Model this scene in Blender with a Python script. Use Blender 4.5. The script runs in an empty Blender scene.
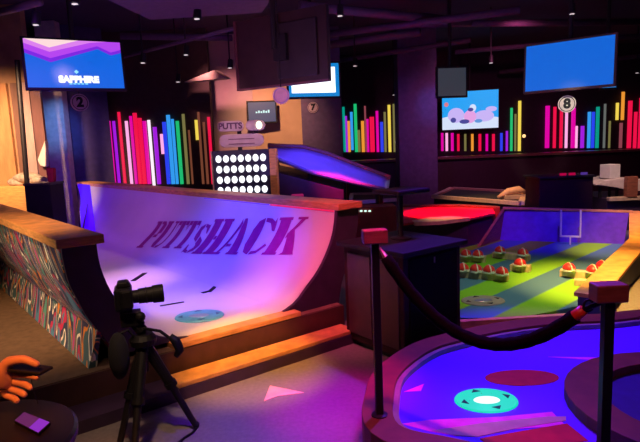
import bpy, bmesh, math, random
from mathutils import Vector, Matrix
random.seed(7)
PI = math.pi
C = bpy.context.scene.collection
SC = bpy.context.scene

# ------------------------------------------------------------------ camera
F = 540.0; PITCH = math.radians(8.0); ROLL = math.radians(2.4); EYE = 1.53
cp, sp = math.cos(PITCH), math.sin(PITCH)
FWD = Vector((0, cp, -sp)); r0 = Vector((1, 0, 0)); u0 = Vector((0, sp, cp))
RIGHT = math.cos(ROLL) * r0 - math.sin(ROLL) * u0
UP = math.cos(ROLL) * u0 + math.sin(ROLL) * r0
O = Vector((0, 0, EYE))
cd = bpy.data.cameras.new('camera'); cam = bpy.data.objects.new('camera', cd); C.objects.link(cam)
cd.sensor_width = 36.0; cd.lens = 36.0 * F / 640.0; cd.clip_start = 0.05; cd.clip_end = 100
M3 = Matrix((RIGHT, UP, -FWD)).transposed()
cam.matrix_world = Matrix.Translation(O) @ M3.to_4x4()
SC.camera = cam

def ray(px, py): return RIGHT * ((px - 320) / F) + UP * ((221 - py) / F) + FWD
def at(px, py, z):
    d = ray(px, py); return O + d * ((z - EYE) / d.z)
def aty(px, py, Y):
    d = ray(px, py); return O + d * (Y / d.y)

# ramp frame: S along its open end, A along its length
L1 = Vector((-1.347, 3.252, 0)); DS = Vector((0.799, 0.602, 0)); DN = Vector((-0.602, 0.799, 0))
DA = DN - 0.045 * DS
def RL(s, y, z): return L1 + DS * s + DA * y + Vector((0, 0, z))

# ------------------------------------------------------------------ world, view
w = bpy.data.worlds.new('dim_room'); SC.world = w; w.use_nodes = True
w.node_tree.nodes['Background'].inputs[0].default_value = (0.25, 0.12, 0.5, 1)
w.node_tree.nodes['Background'].inputs[1].default_value = 0.012
SC.view_settings.view_transform = 'Standard'; SC.view_settings.look = 'None'
SC.view_settings.exposure = 0.0; SC.view_settings.gamma = 1.0

def spot(name, loc, target, color, energy, angle=50, blend=0.7, size=0.08):
    name += '_spot'; l = bpy.data.lights.new(name, 'SPOT'); o = bpy.data.objects.new(name, l); C.objects.link(o)
    l.color = color; l.energy = energy; l.spot_size = math.radians(angle); l.spot_blend = blend; l.shadow_soft_size = size
    o.location = loc; o.rotation_euler = (Vector(target) - Vector(loc)).to_track_quat('-Z', 'Y').to_euler()
    return o
def point(name, loc, color, energy, size=0.1):
    l = bpy.data.lights.new(name, 'POINT'); o = bpy.data.objects.new(name, l); C.objects.link(o)
    l.color = color; l.energy = energy; l.shadow_soft_size = size; o.location = loc
    return o
def area(name, loc, target, color, energy, sx, sy):
    name += '_area'; l = bpy.data.lights.new(name, 'AREA'); o = bpy.data.objects.new(name, l); C.objects.link(o)
    l.shape = 'RECTANGLE'; l.size = sx; l.size_y = sy; l.color = color; l.energy = energy
    o.location = loc; o.rotation_euler = (Vector(target) - Vector(loc)).to_track_quat('-Z', 'Y').to_euler()
    return o

# half pipe
spot('ramp_violet', (-1.6, 3.2, 3.3), RL(1.35, 1.3, 0.5), (0.09, 0.05, 1.0), 900, 46, 0.9)
spot('ramp_purple', (-3.2, 4.5, 3.3), RL(1.7, 4.2, 0.8), (0.38, 0.06, 1.0), 260, 60, 0.9)
spot('ramp_pink', (-0.1, 2.8, 3.3), RL(1.70, 0.0, 0.60), (1.0, 0.10, 0.26), 460, 36, 1.0)
spot('ramp_warm', (-0.6, 2.2, 3.3), RL(0.9, 0.3, 0.28), (1.0, 0.50, 0.42), 420, 24, 1.0)
spot('ramp_warm_far', (-1.9, 3.3, 3.3), RL(0.75, 1.9, 0.30), (1.0, 0.42, 0.5), 520, 20, 1.0)
spot('ramp_top_amber', (0.9, 6.0, 3.2), RL(1.92, 2.4, 1.05), (1.0, 0.5, 0.2), 140, 60, 1.0)
spot('lip_left_amber', (-3.0, 3.2, 3.2), RL(-0.13, 0.8, 1.05), (1.0, 0.55, 0.3), 60, 30, 1.0)
spot('step_amber', (0.0, 2.4, 3.3), at(255, 358, 0.12), (1.0, 0.42, 0.06), 850, 20, 0.8)
spot('graffiti_wash', (-3.7, 2.1, 0.95), RL(-0.25, 0.9, 0.55), (1.0, 0.72, 0.55), 130, 70, 1.0)  # added low wash out of view, brightens the graffiti side
# floor washes
spot('floor_purple', (-0.1, 1.9, 3.3), at(275, 424, 0), (0.15, 0.01, 1.0), 620, 24, 1.0)
spot('floor_magenta', (0.3, 2.2, 3.3), at(340, 405, 0), (1.0, 0.0, 0.42), 620, 20, 1.0)
spot('floor_beige', (-0.7, 1.5, 3.3), at(175, 440, 0), (1.0, 0.62, 0.36), 190, 30, 1.0)
spot('floor_left_amber', (-2.6, 2.4, 3.3), at(45, 345, 0.0), (1.0, 0.52, 0.2), 430, 46, 1.0)
# round course
spot('round_blue', (1.35, 4.25, 3.3), (1.45, 2.85, 0.15), (0.20, 0.03, 1.0), 600, 58, 0.4)
spot('round_pink', (0.5, 1.6, 3.3), at(450, 436, 0.15), (1.0, 0.03, 0.35), 160, 28, 1.0)
spot('round_rim_red', (0.3, 1.8, 3.3), at(385, 425, 0.2), (1.0, 0.25, 0.16), 90, 22, 1.0)
spot('round_rim_back', (1.3, 3.0, 3.3), at(520, 318, 0.2), (1.0, 0.2, 0.2), 50, 36, 1.0)
spot('island_rose', (1.9, 1.9, 3.2), at(585, 385, 0.2), (1.0, 0.25, 0.2), 40, 30, 1.0)
# field course
spot('field_white', (2.1, 4.0, 3.4), at(530, 285, 0.1), (0.85, 1.0, 0.5), 220, 46, 0.9)
spot('field_blue', (2.6, 5.0, 3.4), at(560, 225, 0.3), (0.09, 0.01, 1.0), 560, 40, 0.9)
spot('rail_amber', (2.2, 4.0, 3.3), at(605, 265, 0.3), (1.0, 0.5, 0.1), 1700, 34, 0.9)
spot('rail_far_amber', (3.2, 5.2, 3.3), at(636, 228, 0.4), (1.0, 0.5, 0.1), 900, 30, 0.9)
spot('field_left_magenta', (1.3, 4.6, 3.3), at(480, 243, 0.1), (0.9, 0.15, 0.6), 200, 26, 1.0)
# red course and slide
spot('red_course', (1.4, 7.4, 3.2), at(452, 212.5, 0.42), (1.0, 0.0, 0.05), 1900, 32, 0.6)
spot('slide_blue', (-0.5, 6.2, 3.5), aty(315, 158, 7.8), (0.10, 0.06, 1.0), 800, 40, 0.9)
spot('slide_red', (0.2, 6.2, 3.5), aty(343, 177, 7.4), (1.0, 0.02, 0.14), 2600, 22, 0.9)
spot('red_course_peach', (1.6, 8.0, 3.2), at(445, 219.5, 0.42), (1.0, 0.7, 0.35), 140, 16, 0.8)
spot('pillar_blue_right', (2.6, 9.8, 3.0), aty(434, 105, 11.5), (0.05, 0.2, 1.0), 60, 30, 1.0)
# walls, pillars, left nook
spot('left_nook_amber', (-4.2, 6.2, 2.9), aty(8, 160, 8.7), (1.0, 0.56, 0.30), 1200, 60, 0.9)
spot('pillar_blue', (-3.7, 7.6, 3.4), aty(54, 105, 9.4), (0.10, 0.35, 1.0), 420, 20, 1.0)
spot('pillar_amber', (-4.4, 8.3, 0.5), aty(62, 205, 9.4), (1.0, 0.5, 0.15), 160, 60, 1.0)
spot('sign_two', (-2.6, 5.5, 2.6), aty(80, 102, 8.4), (1.0, 0.6, 0.75), 190, 10, 0.6)
spot('sign_eight', (2.6, 5.0, 2.4), aty(567, 104, 7.75), (1.0, 0.9, 0.7), 230, 10, 0.6)
spot('wall_tan', (-1.1, 9.4, 3.3), aty(275, 125, 11.6), (1.0, 0.5, 0.28), 420, 60, 1.0)
spot('wall_rose', (-2.1, 9.6, 3.3), aty(232, 110, 11.6), (1.0, 0.35, 0.4), 260, 50, 1.0)
spot('course_sign', (-1.0, 4.8, 3.0), aty(242, 134, 6.7), (1.0, 0.6, 0.65), 90, 18, 0.8)
spot('pillar_purple', (1.2, 8.0, 2.9), aty(420, 130, 11.5), (0.45, 0.14, 1.0), 90, 40, 1.0)
spot('pillar_navy', (-3.0, 8.2, 3.0), aty(85, 140, 10.2), (0.35, 0.15, 1.0), 70, 40, 1.0)
spot('back_counter', (3.5, 9.0, 3.4), (4.0, 13.0, 0.9), (1.0, 0.2, 0.5), 200, 90, 1.0)
spot('kiosk_rose', (-0.5, 2.6, 2.8), aty(385, 285, 4.0), (1.0, 0.22, 0.25), 50, 34, 1.0)
spot('obstacle_warm', (4.0, 6.8, 3.3), aty(615, 185, 8.4), (1.0, 0.62, 0.5), 300, 34, 0.9)
spot('low_course_warm', (2.0, 8.0, 3.3), at(495, 198, 0.5), (1.0, 0.5, 0.25), 520, 40, 0.9)
spot('post_red', (0.9, 0.6, 2.9), aty(607, 292, 1.9), (1.0, 0.22, 0.16), 40, 14, 0.9)
spot('post_left_red', (0.0, 1.4, 2.9), aty(377, 236, 2.5), (1.0, 0.22, 0.2), 12, 8, 0.9)
spot('hand_orange', (-0.7, 0.7, 2.4), aty(15, 372, 1.62), (1.0, 0.25, 0.05), 200, 22, 0.9)
spot('screen_back_dim', (-0.2, 3.2, 1.9), aty(279, 50, 5.85), (1.0, 0.4, 0.5), 60, 30, 1.0)  # added mid-air light that lifts the dark screen back
area('soffit_wash', (-1.6, 4.4, 1.9), (-1.5, 6.0, 3.2), (0.7, 0.2, 0.6), 9, 1.0, 0.6)
area('ceiling_violet_wash', (1.8, 6.0, 1.6), (1.8, 7.5, 3.8), (0.4, 0.2, 1.0), 22, 5.0, 2.0)  # added upward fill for the ceiling, not a fixture
area('ceiling_violet_wash_left', (-2.5, 3.5, 2.0), (-2.5, 5.0, 3.8), (0.4, 0.2, 1.0), 9, 3.0, 2.0)  # same added fill for the left of the ceiling
area('room_dim', (0.5, 5.0, 3.85), (0.5, 5.0, 0.0), (0.6, 0.25, 0.8), 14, 6.0, 6.0)  # added dim fill, stands in for ambient light in the closed room

# ------------------------------------------------------------------ materials
def newmat(name):
    m = bpy.data.materials.new(name); m.use_nodes = True
    nt = m.node_tree; return m, nt, nt.nodes['Principled BSDF']
def mat(name, col, rough=0.6, metal=0.0, var=0.15, scale=12.0, stretch=(1, 1, 1), spec=0.5):
    m, nt, b = newmat(name)
    tc = nt.nodes.new('ShaderNodeTexCoord'); mp = nt.nodes.new('ShaderNodeMapping'); mp.inputs['Scale'].default_value = stretch
    n = nt.nodes.new('ShaderNodeTexNoise'); n.inputs['Scale'].default_value = scale; n.inputs['Detail'].default_value = 4
    r = nt.nodes.new('ShaderNodeValToRGB')
    r.color_ramp.elements[0].position = 0.3; r.color_ramp.elements[1].position = 0.7
    r.color_ramp.elements[0].color = tuple(c * (1 - var) for c in col) + (1,)
    r.color_ramp.elements[1].color = tuple(min(1, c * (1 + var)) for c in col) + (1,)
    nt.links.new(tc.outputs['Object'], mp.inputs['Vector']); nt.links.new(mp.outputs[0], n.inputs['Vector'])
    nt.links.new(n.outputs['Fac'], r.inputs['Fac']); nt.links.new(r.outputs['Color'], b.inputs['Base Color'])
    b.inputs['Roughness'].default_value = rough; b.inputs['Metallic'].default_value = metal
    b.inputs['Specular IOR Level'].default_value = spec
    return m
def em(name, col, strength):
    m, nt, b = newmat(name)
    b.inputs['Base Color'].default_value = (0.02, 0.02, 0.02, 1)
    b.inputs['Emission Color'].default_value = tuple(col) + (1,); b.inputs['Emission Strength'].default_value = strength
    return m
def stripes(name, c1, c2, direction, period, duty=0.5, rough=0.8, phase=0.0):
    m, nt, b = newmat(name)
    tc = nt.nodes.new('ShaderNodeNewGeometry')
    d = nt.nodes.new('ShaderNodeVectorMath'); d.operation = 'DOT_PRODUCT'; d.inputs[1].default_value = direction
    a = nt.nodes.new('ShaderNodeMath'); a.operation = 'MULTIPLY_ADD'; a.inputs[1].default_value = 1 / period; a.inputs[2].default_value = phase
    fr = nt.nodes.new('ShaderNodeMath'); fr.operation = 'FRACT'
    r = nt.nodes.new('ShaderNodeValToRGB'); e = r.color_ramp.elements
    e[0].position = duty - 0.02; e[0].color = c1 + (1,); e[1].position = duty + 0.02; e[1].color = c2 + (1,)
    k = e.new(0.0); k.color = c2 + (1,); k = e.new(0.03); k.color = c1 + (1,)
    nt.links.new(tc.outputs['Position'], d.inputs[0]); nt.links.new(d.outputs['Value'], a.inputs[0])
    nt.links.new(a.outputs[0], fr.inputs[0]); nt.links.new(fr.outputs[0], r.inputs['Fac']); nt.links.new(r.outputs['Color'], b.inputs['Base Color'])
    b.inputs['Roughness'].default_value = rough
    return m
def graffiti(name):
    m, nt, b = newmat(name)
    g = nt.nodes.new('ShaderNodeTexCoord'); mp = nt.nodes.new('ShaderNodeMapping')
    mp.inputs['Scale'].default_value = (3.6, 3.6, 0.6)
    n = nt.nodes.new('ShaderNodeTexNoise'); n.inputs['Scale'].default_value = 1.9; n.inputs['Detail'].default_value = 1.5; n.inputs['Distortion'].default_value = 0.25
    r = nt.nodes.new('ShaderNodeValToRGB'); r.color_ramp.interpolation = 'CONSTANT'
    cols = [(0.0, (0.03, 0.05, 0.12)), (0.33, (0.08, 0.25, 0.38)), (0.385, (0.55, 0.03, 0.10)), (0.42, (0.04, 0.06, 0.12)), (0.47, (0.85, 0.78, 0.62)),
            (0.49, (0.06, 0.14, 0.16)), (0.54, (0.75, 0.24, 0.03)), (0.57, (0.04, 0.04, 0.10)), (0.62, (0.10, 0.32, 0.26)), (0.66, (0.5, 0.05, 0.22))]
    e = r.color_ramp.elements
    e[0].position = 0; e[0].color = cols[0][1] + (1,); e[1].position = cols[1][0]; e[1].color = cols[1][1] + (1,)
    for p, c in cols[2:]:
        k = e.new(p); k.color = c + (1,)
    vr = nt.nodes.new('ShaderNodeVectorRotate'); vr.inputs['Axis'].default_value = (0.8, 0.6, 0); vr.inputs['Angle'].default_value = 0.62
    nt.links.new(g.outputs['Object'], vr.inputs['Vector']); nt.links.new(vr.outputs[0], mp.inputs['Vector']); nt.links.new(mp.outputs[0], n.inputs['Vector'])
    nt.links.new(n.outputs['Fac'], r.inputs['Fac']); nt.links.new(r.outputs['Color'], b.inputs['Base Color'])
    b.inputs['Roughness'].default_value = 0.5
    return m

WOOD = mat('amber_wood', (0.66, 0.32, 0.10), 0.5, 0, 0.25, 5, (2, 2, 12))
WOODR = mat('red_brown_wood', (0.30, 0.10, 0.06), 0.5, 0, 0.25, 6, (2, 2, 10))
PALEW = mat('pale_wood', (0.62, 0.45, 0.30), 0.55, 0, 0.15, 6, (2, 9, 2))
BLACK = mat('black_plastic', (0.010, 0.009, 0.011), 0.55, spec=0.25)
BLACKM = mat('black_metal', (0.012, 0.010, 0.013), 0.5, 0.0, spec=0.3)
DARKP = mat('dark_purple_panel', (0.045, 0.02, 0.06), 0.55)
DARKR = mat('dark_maroon_panel', (0.035, 0.009, 0.012), 0.7, spec=0.2)
RAMP = mat('ramp_white_laminate', (0.72, 0.70, 0.72), 0.42, 0, 0.05, 2.0)
PAINT = mat('lettering_purple_paint', (0.36, 0.004, 0.22), 0.6)
GRAF = graffiti('graffiti_paint')
CARPET = mat('floor_carpet', (0.19, 0.165, 0.16), 0.9, 0, 0.12, 40)
PLAT = mat('brown_platform', (0.16, 0.10, 0.06), 0.85, 0, 0.2, 20)
CEIL = mat('ceiling_black', (0.035, 0.022, 0.06), 0.9)
DUCT = mat('duct_purple_paint', (0.10, 0.05, 0.10), 0.7)
WALL = mat('back_wall_dark', (0.03, 0.012, 0.03), 0.8)
WALLP = mat('painted_wall', (0.45, 0.33, 0.30), 0.8, 0, 0.08, 3)
PILL = mat('pillar_paint', (0.11, 0.07, 0.16), 0.7)
PILLN = mat('pillar_navy_paint', (0.05, 0.035, 0.12), 0.7)
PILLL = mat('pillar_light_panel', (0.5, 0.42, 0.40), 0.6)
WHITE = mat('white_paint', (0.75, 0.72, 0.72), 0.5, 0, 0.05)
PINKISH = mat('sign_rose_grey', (0.5, 0.36, 0.42), 0.6, 0, 0.1)
CREAM = mat('sign_cream', (0.75, 0.68, 0.55), 0.6, 0, 0.1)
RED = mat('red_shell', (0.70, 0.03, 0.03), 0.35)
RIM = mat('course_rim_brown', (0.17, 0.055, 0.014), 0.6, 0, 0.15, 10)
RIMG = mat('rim_inner_edge_grey', (0.28, 0.25, 0.22), 0.5)
BLUEC = mat('course_blue_turf', (0.13, 0.015, 0.95), 0.75, 0, 0.06, 60)
NAVY = mat('island_navy', (0.02, 0.015, 0.16), 0.6)
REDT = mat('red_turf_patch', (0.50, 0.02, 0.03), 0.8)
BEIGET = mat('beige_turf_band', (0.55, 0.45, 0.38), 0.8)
MAGL = mat('magenta_light_streak', (0.95, 0.08, 0.75), 0.8)  # pink streaks of light on the turf, put into the colour
FIELD = stripes('field_green_and_slate_stripes', (0.20, 0.50, 0.015), (0.06, 0.17, 0.32), (-0.685, 0.728, 0), 0.62, 0.52, 0.85, 0.1)
BLUEP = mat('blue_backboard_paint', (0.16, 0.05, 0.55), 0.6)
REDC = mat('red_course_turf', (0.75, 0.06, 0.08), 0.8)
PEACH = mat('peach_edge', (0.8, 0.5, 0.3), 0.6)
SKIN = mat('skin', (0.60, 0.30, 0.20), 0.5, 0, 0.08, 30)
CHROME = mat('brushed_metal', (0.5, 0.5, 0.52), 0.3, 0.8)
GREYM = mat('slate_screen_off', (0.10, 0.12, 0.15), 0.35)
ROPE = mat('black_velvet_rope', (0.005, 0.004, 0.005), 0.95, 0, 0.4, 60, spec=0.1)
CLOTHW = mat('white_cloth', (0.65, 0.58, 0.55), 0.9)
CLOTHD = mat('dark_cloth', (0.014, 0.013, 0.017), 0.9)
SLIDEB = mat('slide_blue_laminate', (0.45, 0.35, 0.65), 0.3, 0, 0.1, 4)
DISC = mat('hole_disc_slate_blue', (0.12, 0.55, 0.60), 0.4)
DISCG = mat('hole_disc_grey', (0.30, 0.26, 0.24), 0.4)
TVB = mat('screen_back_brown_black', (0.035, 0.014, 0.016), 0.45)

# ------------------------------------------------------------------ mesh helpers
WLOC = {}
class MB:
    def __init__(s): s.b = bmesh.new()
    def obox(s, o, x, y, z):
        o, x, y, z = Vector(o), Vector(x), Vector(y), Vector(z)
        v = [s.b.verts.new(p) for p in (o, o + x, o + x + y, o + y, o + z, o + x + z, o + x + y + z, o + y + z)]
        for f in ((0, 3, 2, 1), (4, 5, 6, 7), (0, 1, 5, 4), (1, 2, 6, 5), (2, 3, 7, 6), (3, 0, 4, 7)): s.b.faces.new([v[i] for i in f])
        return s
    def box(s, c, sz, rz=0.0):
        x = Vector((math.cos(rz), math.sin(rz), 0)) * sz[0]; y = Vector((-math.sin(rz), math.cos(rz), 0)) * sz[1]; z = Vector((0, 0, sz[2]))
        return s.obox(Vector(c) - x / 2 - y / 2 - z / 2, x, y, z)
    def bar(s, p0, p1, w, h):       # rectangular bar, p0-p1 along the middle of its underside
        p0, p1 = Vector(p0), Vector(p1); d = (p1 - p0); n = Vector((-d.y, d.x, 0)).normalized() * w
        return s.obox(p0 - n / 2, d, n, Vector((0, 0, h)))
    def ring(s, c, ax, r, n):
        ax = Vector(ax).normalized(); t = Vector((0, 0, 1)) if abs(ax.z) < 0.9 else Vector((1, 0, 0))
        u = ax.cross(t).normalized(); v = ax.cross(u)
        return [s.b.verts.new(Vector(c) + (u * math.cos(2 * PI * i / n) + v * math.sin(2 * PI * i / n)) * r) for i in range(n)]
    def chain(s, pts, rad, n=12, cap=True):
        pts = [Vector(p) for p in pts]
        if not isinstance(rad, (list, tuple)): rad = [rad] * len(pts)
        rings = []; u = None
        for i, p in enumerate(pts):
            a = (pts[min(i + 1, len(pts) - 1)] - pts[max(i - 1, 0)]).normalized()
            if u is None:
                t = Vector((0, 0, 1)) if abs(a.z) < 0.9 else Vector((1, 0, 0)); u = a.cross(t).normalized()
            u = (u - a * u.dot(a)).normalized(); v = a.cross(u)
            rings.append([s.b.verts.new(p + (u * math.cos(2 * PI * k / n) + v * math.sin(2 * PI * k / n)) * rad[i]) for k in range(n)])
        for a, b in zip(rings, rings[1:]):
            for k in range(n): s.b.faces.new((a[k], a[(k + 1) % n], b[(k + 1) % n], b[k]))
        if cap: s.b.faces.new(rings[0][::-1]); s.b.faces.new(rings[-1])
        return s
    def cyl(s, p0, p1, r, r1=None, n=16): return s.chain([p0, p1], [r, r if r1 is None else r1], n)
    def prism(s, pts, z0, z1):      # vertical prism over a plan outline
        n = len(pts)
        za = z0 if isinstance(z0, (list, tuple)) else [z0] * n; zb = z1 if isinstance(z1, (list, tuple)) else [z1] * n
        lo = [s.b.verts.new((p[0], p[1], za[i])) for i, p in enumerate(pts)]; hi = [s.b.verts.new((p[0], p[1], zb[i])) for i, p in enumerate(pts)]
        s.b.faces.new(lo[::-1]); s.b.faces.new(hi)
        for i in range(n): s.b.faces.new((lo[i], lo[(i + 1) % n], hi[(i + 1) % n], hi[i]))
        return s
    def band(s, outer, inner, z0, z1):  # closed rim between two outlines of equal count
        n = len(outer)
        V = lambda p, z: s.b.verts.new((p[0], p[1], z))
        a = [V(p, z0) for p in outer]; b = [V(p, z1) for p in outer]; c = [V(p, z1) for p in inner]; d = [V(p, z0) for p in inner]
        for i in range(n):
            j = (i + 1) % n
            for q, r in ((a, b), (b, c), (c, d), (d, a)): s.b.faces.new((q[i], q[j], r[j], r[i]))
        return s
    def extrude(s, pts, off):       # any planar outline pushed along a vector
        off = Vector(off); a = [s.b.verts.new(Vector(p)) for p in pts]; b = [s.b.verts.new(Vector(p) + off) for p in pts]; n = len(pts)
        s.b.faces.new(a[::-1]); s.b.faces.new(b)
        for i in range(n): s.b.faces.new((a[i], a[(i + 1) % n], b[(i + 1) % n], b[i]))
        return s
    def loft(s, rows):              # grid of points
        g = [[s.b.verts.new(Vector(p)) for p in r] for r in rows]
        for a, b in zip(g, g[1:]):
            for k in range(len(a) - 1): s.b.faces.new((a[k], a[k + 1], b[k + 1], b[k]))
        return s
    def ball(s, c, r, seg=16, rot=None, zmin=None):
        m = Matrix.Translation(Vector(c)) @ (rot or Matrix.Identity(4)) @ Matrix.Diagonal((r[0], r[1], r[2], 1))
        res = bmesh.ops.create_uvsphere(s.b, u_segments=seg, v_segments=max(6, seg // 2), radius=1, matrix=m)
        if zmin is not None:
            for v in res['verts']: v.co.z = max(v.co.z, zmin)
        return s
    def lathe(s, c, prof, n=24, ry=1.0):
        c = Vector(c); rows = []
        for r, z in prof: rows.append([s.b.verts.new(c + Vector((math.cos(2 * PI * k / n) * r, math.sin(2 * PI * k / n) * r * ry, z))) for k in range(n)])
        for a, b in zip(rows, rows[1:]):
            for k in range(n): s.b.faces.new((a[k], a[(k + 1) % n], b[(k + 1) % n], b[k]))
        s.b.faces.new(rows[0][::-1]); s.b.faces.new(rows[-1])
        return s
    def build(s, name, m, parent=None, bevel=0.0, smooth=False, thick=0.0, subsurf=0):
        bmesh.ops.recalc_face_normals(s.b, faces=s.b.faces[:])
        vs = [v.co.copy() for v in s.b.verts]
        if parent is not None: off = WLOC[parent.name]
        else:
            off = Vector(((min(v.x for v in vs) + max(v.x for v in vs)) / 2, (min(v.y for v in vs) + max(v.y for v in vs)) / 2, min(v.z for v in vs)))
        for v in s.b.verts: v.co -= off
        me = bpy.data.meshes.new(name); s.b.to_mesh(me); s.b.free(); me.materials.append(m)
        if smooth:
            for p in me.polygons: p.use_smooth = True
        o = bpy.data.objects.new(name, me); C.objects.link(o)
        if parent is None: o.location = off
        else: o.parent = parent
        WLOC[o.name] = off
        if thick:
            k = o.modifiers.new('thickness', 'SOLIDIFY'); k.thickness = thick; k.offset = 0
        if bevel:
            k = o.modifiers.new('bevel', 'BEVEL'); k.width = bevel; k.segments = 2; k.limit_method = 'ANGLE'
        if subsurf:
            k = o.modifiers.new('subdivision', 'SUBSURF'); k.levels = subsurf; k.render_levels = subsurf
        return o
def thing(name, label, cat, loc, group=None):
    o = bpy.data.objects.new(name, None); C.objects.link(o); o.location = loc; o.empty_display_size = 0.1
    WLOC[o.name] = Vector(loc); o['label'] = label; o['category'] = cat
    if group: o['group'] = group
    return o
def tag(o, label, cat, group=None):
    o['label'] = label; o['category'] = cat
    if group: o['group'] = group
    return o
def struct(o): o['kind'] = 'structure'; return o
def text(name, body, m, parent, origin, ux, uy, size, depth=0.004, shear=0.0, bold=0.0, ys=1.0):
    """flat lettering standing on the plane of ux (reading direction) and uy (up)"""
    ux, uy = Vector(ux).normalized(), Vector(uy).normalized(); nz = ux.cross(uy)
    cu = bpy.data.curves.new(name, 'FONT'); cu.body = body; cu.size = size; cu.align_x = 'CENTER'; cu.align_y = 'CENTER'
    cu.extrude = depth / 2; cu.shear = shear; cu.offset = bold
    t = bpy.data.objects.new(name + '_curve', cu); C.objects.link(t)
    bpy.context.view_layer.update()
    me = bpy.data.meshes.new_from_object(t.evaluated_get(bpy.context.evaluated_depsgraph_get()))
    bpy.data.objects.remove(t)
    off = WLOC[parent.name]; o3 = Vector(origin)
    for v in me.vertices: v.co = o3 + ux * v.co.x + uy * (v.co.y * ys) + nz * v.co.z - off
    me.materials.clear(); me.materials.append(m)
    o = bpy.data.objects.new(name, me); C.objects.link(o); o.parent = parent; WLOC[o.name] = off
    return o
def copy_tree(o, parent=None):
    c = o.copy(); C.objects.link(c)
    if parent: c.parent = parent
    for ch in list(o.children): copy_tree(ch, c)
    return c
Z = Vector((0, 0, 1))
ORD = ['first', 'second', 'third', 'fourth', 'fifth', 'sixth', 'seventh', 'eighth', 'ninth', 'tenth', 'eleventh', 'twelfth', 'thirteenth',
       'fourteenth', 'fifteenth', 'sixteenth', 'seventeenth', 'eighteenth', 'nineteenth', 'twentieth', 'twenty-first', 'twenty-second']

# ------------------------------------------------------------------ the room
struct(MB().box((0, 7, -0.05), (24, 22, 0.1)).build('floor', CARPET))
struct(MB().box((0, 7, 3.95), (24, 22, 0.1)).build('ceiling', CEIL))
struct(MB().box((0, 15.1, 1.95), (24, 0.2, 3.9)).build('wall_back', WALL))
struct(MB().box((-10, 7, 1.95), (0.2, 16, 3.9)).build('wall_far_left', WALL))
struct(MB().box((10, 7, 1.95), (0.2, 16, 3.9)).build('wall_right', WALL))
struct(MB().box((0, -3.9, 1.95), (20, 0.2, 3.9)).build('wall_front', WALL))
xl = aty(211, 120, 11).x
struct(MB().box(((xl - 8) / 2, 11.15, 1.95), (xl + 8, 0.2, 3.9)).build('wall_neon_left', mat('wall_brown_dark', (0.05, 0.03, 0.025), 0.8)))
xa, xb, xc = aty(209, 120, 11.7).x, aty(254, 120, 11.7).x, aty(304, 120, 11.7).x
struct(MB().box(((xa + xb) / 2, 11.8, 1.95), (xb - xa, 0.2, 3.9)).build('wall_middle_rose', WALLP))
struct(MB().box(((xb + xc) / 2, 11.82, 1.95), (xc - xb, 0.2, 3.9)).build('wall_middle_tan', mat('tan_wall', (0.5, 0.32, 0.2), 0.8, 0, 0.1, 3)))
def pillar(name, px0, px1, Y, m, deep=0.6):
    a, b = aty(px0, 150, Y), aty(px1, 150, Y)
    return struct(MB().box(((a.x + b.x) / 2, Y + deep / 2, 1.95), (b.x - a.x, deep, 3.9)).build(name, m))
pillar('pillar_middle', 303, 343, 11.4, PILL)
pillar('pillar_center', 399.5, 437.5, 11.5, PILL)
# left pillar stands turned with the ramp: wide navy face and a pale side face
pq = aty(68, 180, 10.2); pq.z = 0
pw = 0.86
struct(MB().obox(pq, DS * pw, DN * 0.8, Z * 3.9).build('pillar_left', PILLN))
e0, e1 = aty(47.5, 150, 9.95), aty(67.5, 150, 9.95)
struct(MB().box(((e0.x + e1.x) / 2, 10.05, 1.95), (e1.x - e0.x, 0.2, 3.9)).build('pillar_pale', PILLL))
# left nook wall of upright boards
struct(MB().box((-7.1, 8.9, 1.95), (5.1, 0.15, 3.9)).build('wall_left', mat('nook_wall', (0.4, 0.22, 0.12), 0.75, 0, 0.25, 4)))
nb = [(-14, 12, (0.50, 0.24, 0.10)), (16, 23, (0.16, 0.08, 0.06)), (24, 34, (0.40, 0.27, 0.26)), (35, 45, (0.14, 0.06, 0.06))]
for i, (a, b, c) in enumerate(nb):
    pa, pb = aty(a, 130, 8.78), aty(b, 130, 8.78)
    struct(MB().box(((pa.x + pb.x) / 2, 8.78, 1.35), (pb.x - pa.x, 0.06, 2.7)).build('trim_%d' % (i + 2), mat('nook_board', c, 0.7, 0, 0.2, 3, (6, 6, 1)), bevel=0.004))

# ceiling: soffit, ducts, pipes
sc = [at(95, -6, 3.05), at(275, -6, 3.05), at(262, 13, 3.05), at(150, 20, 3.05)]
tag(MB().prism(sc, 3.05, 3.3).build('ceiling_soffit', DUCT, bevel=0.01), 'dull purple hung soffit panel at the ceiling behind the left screen', 'soffit')
for v in ((-0.2,),): pass
def pipe(a, b, z, r, label, m=DUCT):
    p, q = at(a[0], a[1], z), at(b[0], b[1], z)
    return tag(MB().cyl(p, q, r, n=14).build('ceiling_pipe', m, smooth=True), label, 'pipe', 'pipes under the ceiling')
pipe((0, 12), (40, 2), 3.1, 0.04, 'thin dark pipe across the upper left corner of the ceiling')
pipe((123, 57), (235, 28), 3.0, 0.025, 'thin purple pipe rising from the left screen to the big screen back')
pipe((120, 36), (232, 38), 3.3, 0.05, 'purple pipe above the spotlights between the left screen and the screen back')
pipe((322, 46), (420, 32), 3.4, 0.07, 'long purple duct right of the brown screen back')
pipe((330, 34), (520, 10), 3.4, 0.06, 'long violet duct in the upper middle of the ceiling')
pipe((330, 62), (470, 40), 3.3, 0.05, 'violet pipe running above the small grey screen')
pipe((420, 24), (640, 22), 3.5, 0.06, 'dim violet duct above the large blue screen')
pipe((300, 6), (470, 22), 3.5, 0.07, 'dim duct crossing the ceiling right of the screen back')
pipe((500, 72), (640, 56), 3.2, 0.05, 'maroon pipe behind the large blue screen')
pipe((455, 52), (640, 36), 3.4, 0.05, 'dark pipe between grey screen and blue screen')

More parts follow.
